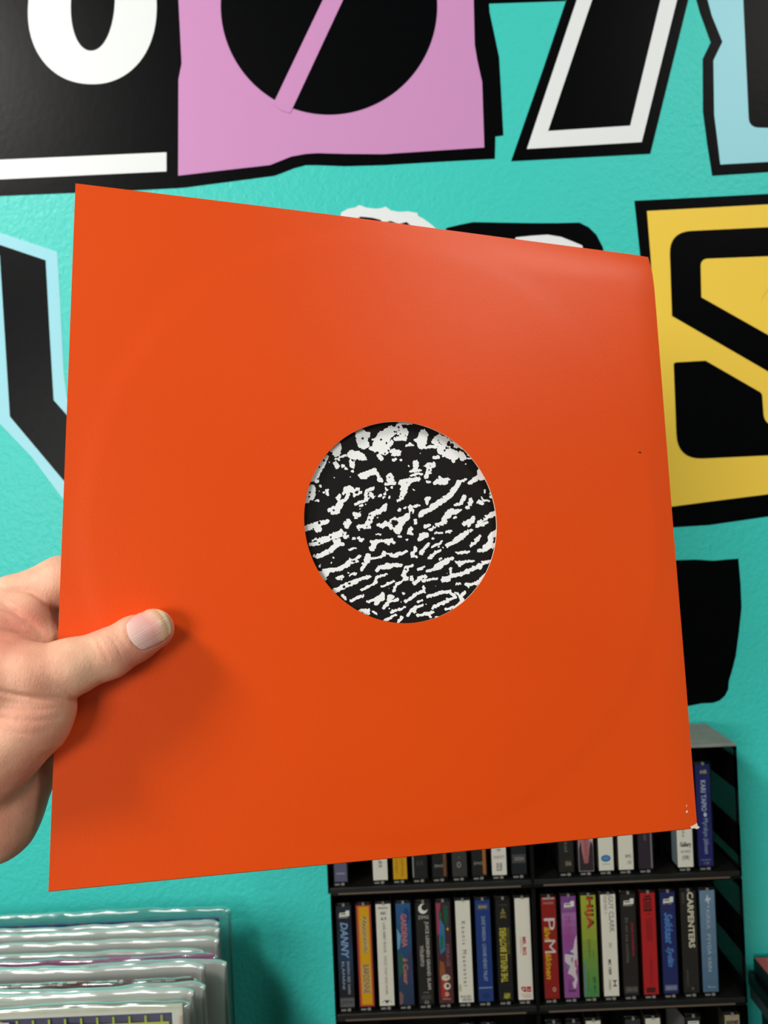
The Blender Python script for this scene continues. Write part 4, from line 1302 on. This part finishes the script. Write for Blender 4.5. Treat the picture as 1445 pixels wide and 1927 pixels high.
cassette(0, 0, 8, (240, 236, 224), 'cream cassette with grey vertical lettering, second from the upper left rack\'s right end', [('r', -3.2, 2.8, 8, 8.8, DK)], [('v', 'SUOMEN', 62, 36, -1.6, 2.2, (120, 118, 112)), ('h', 'hgf', 30, 27, -1.8, 1.8, (110, 108, 104)), ('h', 'KVARTETTI', 23, 20, -5, 5, (170, 166, 158)), ('h', '018', 16, 9.5, -2.8, 2.6, (70, 68, 64))])
cassette(0, 0, 9, (22, 26, 34), 'black and navy cassette with slanted grey capitals and a numbered grey band', [('r', -6.4, 6.4, 15, 23, (100, 100, 98)), ('r', -5.8, 5.8, 15.6, 22.4, (60, 60, 60))],
    [('v', 'KUININKAS', 64, 37, 1.2, 4.6, (122, 130, 138), True, .2), ('v', 'YESTÄ', 62, 46, -3.6, 0, (110, 136, 160), True, .2), ('h', '200204', 21, 17, -4.6, 4.8, (176, 174, 166))])
# first row, right rack
cassette(0, 1, 1, (34, 32, 31), 'charcoal cassette with grey vertical capitals and a small boxed code, right of an empty slot', [('r', -1.8, 5.0, 9.0, 15.4, (70, 58, 46))], [('v', 'Instrumental', 78, 24, -1.6, 1.6, (120, 118, 112)), ('h', '516', 14, 10.4, -0.8, 4.2, (196, 188, 168))])
cassette(0, 1, 2, (206, 190, 196), 'pink and white cassette darkening to black streaks at its foot', [('p', [(-7, 42), (-4, 36), (-2, 40), (0, 34), (3, 39), (5, 30), (7, 34), (7, 4), (-7, 4)], (180, 126, 134)), ('p', [(-7, 26), (-4.6, 34), (-4, 24), (-2, 12), (2, 12), (3.4, 26), (5.2, 34), (7, 28), (7, 4), (-7, 4)], (52, 40, 48)), ('p', [(-2, 40), (2, 38), (2.2, 12), (-1.8, 11)], (170, 92, 96))],
    [('v', 'HUGHES', 36, 12, -1.4, 1.8, (200, 120, 120))], cw=14.4)
cassette(0, 1, 3, (240, 237, 222), 'off-white cassette with a blue oval emblem near its foot', [('e', -0.2, 15.6, 4.8, 3.4, (44, 112, 178)), ('e', -0.2, 15.8, 3.4, 1.8, (96, 152, 204)), ('r', -3.8, 3.8, 9.4, 10.2, (180, 178, 166))], [], cw=14.4)
cassette(0, 1, 4, (242, 238, 224), 'off-white cassette with two small black lines of type near its foot', [('e', 0, 60, 3, 20, (218, 214, 200))], [('h', 'RMC-', 18.6, 15.4, -0.4, 6.0, (70, 68, 64)), ('h', '132', 12.6, 9.4, 1.4, 5.2, (90, 88, 84))], cw=14.4)
cassette(0, 1, 5, (52, 40, 54), 'dark plum cassette with thin grey script', [('r', 5.2, 6.4, 4, 104, (140, 138, 140))], [('v', 'La Mexico', 74, 32, -1.4, 1.8, (134, 124, 136), False, .3)], cw=13.6)
cassette(0, 1, 7, (245, 240, 228), 'white cassette with a wavy black name near its foot, left of the dark blue one', [], [('v', 'ENSTOCK THEN', 84, 34, -2.6, -0.4, (110, 108, 104)), ('h', 'Gallery', 28.5, 22.5, -5, 6, (50, 48, 46), True), ('h', 'GUARD', 20.5, 17.8, -4.4, 5.2, (130, 128, 122)), ('h', '(08)', 15.4, 10, -3.2, 3.8, (110, 108, 104))], cw=15.0, side=(150, 170, 178))
cassette(0, 1, 8, (34, 38, 108), 'dark blue cassette with pale lettering, right of the sleeve\'s lower corner', [('r', -4.6, 4.8, 94, 100, (40, 40, 96))],
    [('h', 'AXR', 99, 95.4, -3.0, 4.4, (190, 186, 150), True), ('v', 'KARI TAPIO', 89, 58, -2.6, 2.6, (170, 186, 214), True), ('v', '•', 57, 52.5, -0.8, 2.6, (200, 210, 226), True), ('v', 'Myrskyn jälkeen', 51, 16, -2.6, 3.4, (162, 178, 212)), ('h', 'MUSIIKKI', 10.8, 9.2, -4.6, 4.4, (150, 150, 190)), ('h', '128', 8, 5.8, -2.2, 2.8, (150, 150, 190))], cw=14.0, dx=0.0006)
# third row: only the tops are in the frame
for (cl, k, rgb, lab, ar, tx, dz) in (
    (0, 2, (60, 60, 58), 'dim grey cassette in the bottom rack, only its top edge showing at left', [], [], 0),
    (0, 6, (52, 44, 44), 'dark cassette top in the bottom rack, seventh slot from the left', [], [], 0),
    (0, 7, (70, 70, 68), 'grey cassette top in the bottom rack, eighth slot from the left', [], [], 0),
    (1, 0, (44, 42, 42), 'black cassette top at the left end of the bottom right rack', [], [], 0),
    (1, 1, (40, 38, 38), 'black cassette top, second in the bottom right rack', [], [], 0),
    (1, 2, (236, 230, 212), 'cassette with a white spine top, third in the bottom right rack', [], [], 0),
    (1, 4, (56, 56, 56), 'smoky grey cassette top beside a white-spined one, bottom right rack', [], [], 0),
    (1, 5, (236, 230, 212), 'white-spined cassette top in the middle of the bottom right rack', [], [], 0),
    (1, 7, (38, 37, 38), 'black cassette with a white label mark and a gaping lid, bottom right rack', [('r', -5, 5.6, 96, 100, WH), ('r', -1.6, 2.6, 60, 100, WH), ('r', -3.8, 4.2, 98, 98.8, DK)], [], 0),
    (1, 9, (176, 162, 134), 'tan-labelled cassette at the right end of the bottom rack', [], [('h', 'sonet', 100, 95, -6, 6, (50, 46, 40), True)], 0)):
    o = cassette(2, cl, k, rgb, lab, ar, tx, dx=0.0006 if k == 7 else 0)
    if cl == 1 and k == 7:      # lid standing ajar on the left
        mb = MB()
        mb.poly([(-0.0088, 0.000, 0), (-0.0088, 0.000, 0.104), (-0.0165, 0.030, 0.110), (-0.0165, 0.030, 0)])
        mb.poly([(-0.0094, 0.000, 0), (-0.0172, 0.030, 0), (-0.0172, 0.030, 0.110), (-0.0094, 0.000, 0.104)])
        mb.build('open_lid', mat('grey_lid_plastic', (84, 84, 82), 0.3), o)

# ------------------------------------------------------------------ boxes lying flat at the lower right
def lying(name, label, px_, py_, d, w, dep, h, m, top=None, cat='cassette'):
    p = at(px_, py_, d)
    t = thing(name, label, cat, (p.x, d, p.z - h))
    MB().box(0, w, -dep, 0, 0, h, bev=0.0008).build('case', m, t)
    if top:
        o = MB().box(0.0012, w - 0.0012, -dep + 0.0012, -0.0012, h, h + 0.0002).build('cover', top, t)
    return t, p
M_blk = mat('black_box_plastic', (22, 22, 24), 0.35)
M_gry = mat('grey_clear_plastic', (78, 84, 86), 0.25)
M_redc = mat('coral_red_cover', (226, 84, 84), 0.4)
t, pA = lying('cassette', 'black cassette box with a coral red cover lying flat at the lower right edge', 1417, 1802, 0.862, 0.108, 0.110, 0.0165, M_blk, M_redc)
cv = [c for c in t.children if c.name.startswith('cover')][0]
Vt = []
vs, fs = text_mesh('DOORS', True)
mn, mx_ = vs.min(0), vs.max(0)
nn_ = (vs - mn) / (mx_ - mn)
mesh_obj('lettering', [(0.012 + b_ * 0.006 + a * 0.004, -0.006 - a * 0.03 + b_ * 0.002, 0.0165 + 0.00035) for a, b_ in nn_], fs, flat((240, 200, 190)), cv)
zA = pA.z - 0.0165
def under(label, dx, dyy, h, z, w, dep, m, name='cassette', cat='cassette'):
    t = thing(name, label, cat, (pA.x + dx, 0.862 + dyy, z - h - 0.0002))
    MB().box(0, w, -dep, 0, 0, h, bev=0.001).build('case', m, t)
    return t
under('flat black box lying under the red-covered cassette, lower right edge', -0.0065, 0.0, 0.0120, zA, 0.125, 0.120, M_blk, 'media_box', 'box')
under('smoky clear box at the bottom of the small stack, lower right edge', -0.0045, 0.002, 0.0150, zA - 0.0122, 0.120, 0.118, M_gry, 'media_box', 'box')
zB = zA - 0.0122 - 0.0154
t = thing('storage_box', 'plain black storage box under the small stack at the right edge', 'box', (pA.x + 0.004, 0.858, ZC))
MB().box(0, 0.14, -0.13, 0, 0, zB - ZC - 0.0001, bev=0.002).build('body', M_blk, t)

# ------------------------------------------------------------------ records in clear sleeves, lower left
def poly_mat(name, haze, tint=(0.93, 0.96, 0.95)):
    return clear_mat(name, tint, haze, (0.86, 0.86, 0.81), 0.10, 0.14, bump=0.5, bump_scale=30)
M_poly = poly_mat('clear_polythene', 0.035)
M_poly2 = poly_mat('cloudy_polythene', 0.42, (0.9, 0.92, 0.91))
ZB = ZC + 0.032
XR = -0.1625
def record(d, top, jac, xr, label, jcol, extra, cloudy, seed, jx=0.011, lean=0.0):
    """d depth of the front face at the top, top = height of the plastic's fold, jac = drop of the jacket below it"""
    rnd = random.Random(seed)
    zt = top
    hgt = zt - ZB
    t = thing('record', label, 'record', (xr, d, ZB + 0.0003), 'records in plastic sleeves in the bin')
    Wd = 0.322
    # plastic: front sheet, rolled top fold, back sheet
    nx_, prof = 64, []
    rr_ = 0.0032
    for k in range(14):
        z = hgt * (k / 14) ** 0.6 if k else 0
        prof.append((-rr_, min(z, hgt - rr_)))
    for k in range(0, 9):
        a = math.pi * k / 8
        prof.append((-rr_ * math.cos(a), hgt - rr_ + rr_ * 0.9 * math.sin(a)))
    for k in range(4):
        prof.append((rr_, (hgt - rr_) * (1 - (k + 1) / 4)))
    V_, F_ = [], []
    ph = [rnd.random() * 6 for _ in range(6)]
    for i in range(nx_ + 1):
        x = -Wd * i / nx_
        cr = 0.0
        e = i / nx_
        cornr = max(0, 1 - e * nx_ / 2.2)
        for (y, z) in prof:
            f = (z / hgt) ** 6
            wy = 0.0009 * f * (math.sin(x * 45 + ph[0]) + 0.6 * math.sin(x * 110 + ph[1]) + 0.3 * math.sin(x * 260 + z * 80 + ph[2]))
            wz = 0.0006 * f * (math.sin(x * 30 + ph[3]) + 0.5 * math.sin(x * 140 + ph[4]))
            V_.append((x, y + wy + lean * z, z + wz - 0.004 * cornr * cornr * f))
    npf = len(prof)
    for i in range(nx_):
        for k in range(npf - 1):
            a = i * npf + k
            F_.append((a, a + npf, a + npf + 1, a + 1))
    F_.append(list(range(npf - 1, -1, -1)))
    o = mesh_obj('plastic_sleeve', V_, F_, M_poly2 if cloudy else M_poly, t, smooth=True)
    # jacket
    jh = hgt - jac
    jm = mat('jacket_%d_%d_%d' % tuple(jcol), jcol, 0.4, noise_amt=0.2, noise_scale=60)
    mb = MB()
    mb.box(-jx - 0.3125, -jx, -0.0013, 0.0013, 0.0006, jh, bev=0.0003)
    j = mb.build('jacket', jm, t)
    if lean:
        j.rotation_euler.x = -math.atan(lean)
    if extra:
        extra(j, jh)
    return t

def topz(px_, py_, d):
    return at(px_, py_, d).z
def edge_dots(cols, seed, hstrip=0.0016):
    def f(j, jh):
        rnd = random.Random(seed)
        V_, F_, Mi, ms = [], [], [], [flat(c) for c in cols]
        x = -0.012
        while x > -0.30:
            w = rnd.uniform(0.002, 0.009)
            k = len(V_)
            V_ += [(x - w, -0.00135, jh - hstrip), (x, -0.00135, jh - hstrip), (x, -0.00135, jh - 0.0002), (x - w, -0.00135, jh - 0.0002)]
            F_.append((k, k + 1, k + 2, k + 3)); Mi.append(rnd.randrange(len(ms)))
            V_ += [(x - w, -0.0012, jh + 0.00005), (x, -0.0012, jh + 0.00005), (x, 0.0012, jh + 0.00005), (x - w, 0.0012, jh + 0.00005)]
            k += 4
            F_.append((k, k + 1, k + 2, k + 3)); Mi.append(rnd.randrange(len(ms)))
            x -= w + rnd.uniform(0.001, 0.008)
        mesh_obj('printed_area', V_, F_, ms, j, Mi)
    return f

def cover_art(j, jh):
    """the front record's cover: night-blue panes in a yellow grid, red and pale shapes, a bar code"""
    J = jh * 1000
    it = [('r', -320, -8, J - 300, J - 3.5, (226, 226, 214))]
    x0, x1 = -296, -9
    it.append(('r', x0 + 38, x1 - 6, J - 300, J - 6, (44, 42, 92)))
    it.append(('r', x0 + 38, x1 - 160, J - 300, J - 6, (50, 34, 58)))
    rnd = random.Random(5)
    for k in range(220):
        it.append(('e', rnd.uniform(x0 + 42, x1 - 8), J - rnd.uniform(12, 290), rnd.uniform(.4, 1.3), rnd.uniform(.4, 1.3), rnd.choice([(96, 96, 160), (120, 120, 180), (80, 70, 120), (176, 180, 206)])))
    for k in range(11):
        x = x1 - 14 - k * 13.4
        it.append(('r', x - 0.9, x + 0.9, J - 300, J - 6, (160, 168, 62)))
    it.append(('r', x0 + 38, x1 - 8, J - 14, J - 11.6, (168, 176, 76)))
    for k in range(1, 9):
        it.append(('r', x0 + 38, x1 - 8, J - 14 - 32 * k, J - 11.6 - 32 * k, (168, 176, 76)))
    it += [('p', [(-186, J - 9), (-196, J - 30), (-214, J - 40), (-226, J - 60), (-206, J - 64), (-190, J - 44)], (150, 28, 44)),
           ('p', [(-150, J - 7), (-166, J - 7), (-152, J - 38)], (206, 182, 186)), ('p', [(-150, J - 8), (-146, J - 8), (-138, J - 24), (-140, J - 40), (-152, J - 36)], (160, 30, 48)),
           ('p', [(-140, J - 14), (-138, J - 14), (-104, J - 42), (-108, J - 44)], (20, 18, 30)), ('p', [(-196, J - 12), (-176, J - 8), (-166, J - 30), (-186, J - 40)], (38, 26, 46))]
    it.append(('r', -300, -262, J - 28, J - 7, (232, 232, 226)))
    for k in range(17):
        x = -298 + k * 2.1
        it.append(('r', x, x + rnd.choice([.5, .9, 1.2]), J - 24, J - 8, (24, 24, 26)))
    it.append(('r', -300, -262, J - 80, J - 26, (26, 26, 30)))
    it.append(('r', -8.9, -7.2, J - 300, J - 8, (206, 170, 150)))
    printed(it, -0.00136, j)

# (depth, pixel of the fold's right end, jacket drop, right edge px, label, colour, print, cloudy)
RDX = lambda px_, py_, d: at(px_, py_, d).x
RL = [
 (0.842, (434, 1703), 0.013, 'hindmost record, its clear sleeve standing tallest against the turquoise wall', (38, 62, 128), edge_dots([(38, 62, 128), (150, 100, 120), (60, 90, 150)], 1), False, .013),
 (0.824, (412, 1731), 0.006, 'record with a pale blue-edged jacket under glossy plastic, second from the wall', (120, 128, 150), edge_dots([(60, 80, 140), (176, 176, 190)], 2), True, .006),
 (0.808, (413, 1741), 0.005, 'record in cloudy plastic with a bright crinkled fold, third from the wall', (170, 176, 172), None, True, .008),
 (0.792, (412, 1760), 0.010, 'record in greyish plastic, fourth from the wall', (140, 142, 140), None, True, .006),
 (0.776, (384, 1782), 0.006, 'record with a dark jacket edge, fifth from the wall', (58, 58, 64), None, True, .004),
 (0.762, (409, 1793), 0.001, 'record with a thin pink jacket edge showing in the middle of the bin', (196, 92, 150), edge_dots([(206, 110, 166), (176, 80, 136)], 6), False, .003),
 (0.746, (426, 1803), 0.012, 'record in a wide cloudy sleeve with a rounded corner, in the middle of the bin', (126, 134, 132), None, True, .030),
 (0.728, (385, 1810), 0.009, 'record with a dull grey jacket behind the brownish-red edged one', (96, 98, 98), None, True, .010),
 (0.712, (370, 1838), 0.001, 'record with a glittering brownish-red jacket edge, fourth from the front', (122, 62, 60), edge_dots([(230, 206, 204), (122, 62, 60), (140, 76, 70)], 9), False, .003),
 (0.697, (386, 1848), 0.010, 'record in clear plastic with a cream jacket, third from the front', (206, 204, 186), None, True, .018),
 (0.682, (364, 1857), 0.008, 'record with a pale jacket right behind the front one', (214, 210, 192), None, True, .010),
 (0.668, (357, 1880), 0.004, 'front record, its cover printed with a yellow grid on dark blue and a bar code', (222, 214, 196), cover_art, False, .006),
]
for q, (d, (px_, py_), jac, lab, jc, ex, cl, jx) in enumerate(RL):
    record(d, topz(px_, py_, d), jac, RDX(px_, py_, d), lab, jc, ex, cl, 20 + q, jx)
# bin holding them
t = thing('record_bin', 'open wooden record bin on the counter holding the records upright', 'bin', (-0.32, 0.74, ZC))
M_bin = mat('bin_wood', (120, 92, 62), 0.6, noise_amt=0.3, noise_scale=30)
def BB(name, a, b_, c, d, e, f):
    MB().box(a + 0.32, b_ + 0.32, c - 0.74, d - 0.74, e - ZC, f - ZC, bev=0.001).build(name, M_bin, t)
BB('base', -0.52, -0.125, 0.64, 0.862, ZC, ZB)
BB('side_panel', -0.535, -0.520, 0.625, 0.862, ZC, ZC + 0.12)
BB('side_panel', -0.125, -0.110, 0.625, 0.862, ZC, ZC + 0.12)
BB('front_panel', -0.520, -0.125, 0.625, 0.640, ZC, ZC + 0.12)
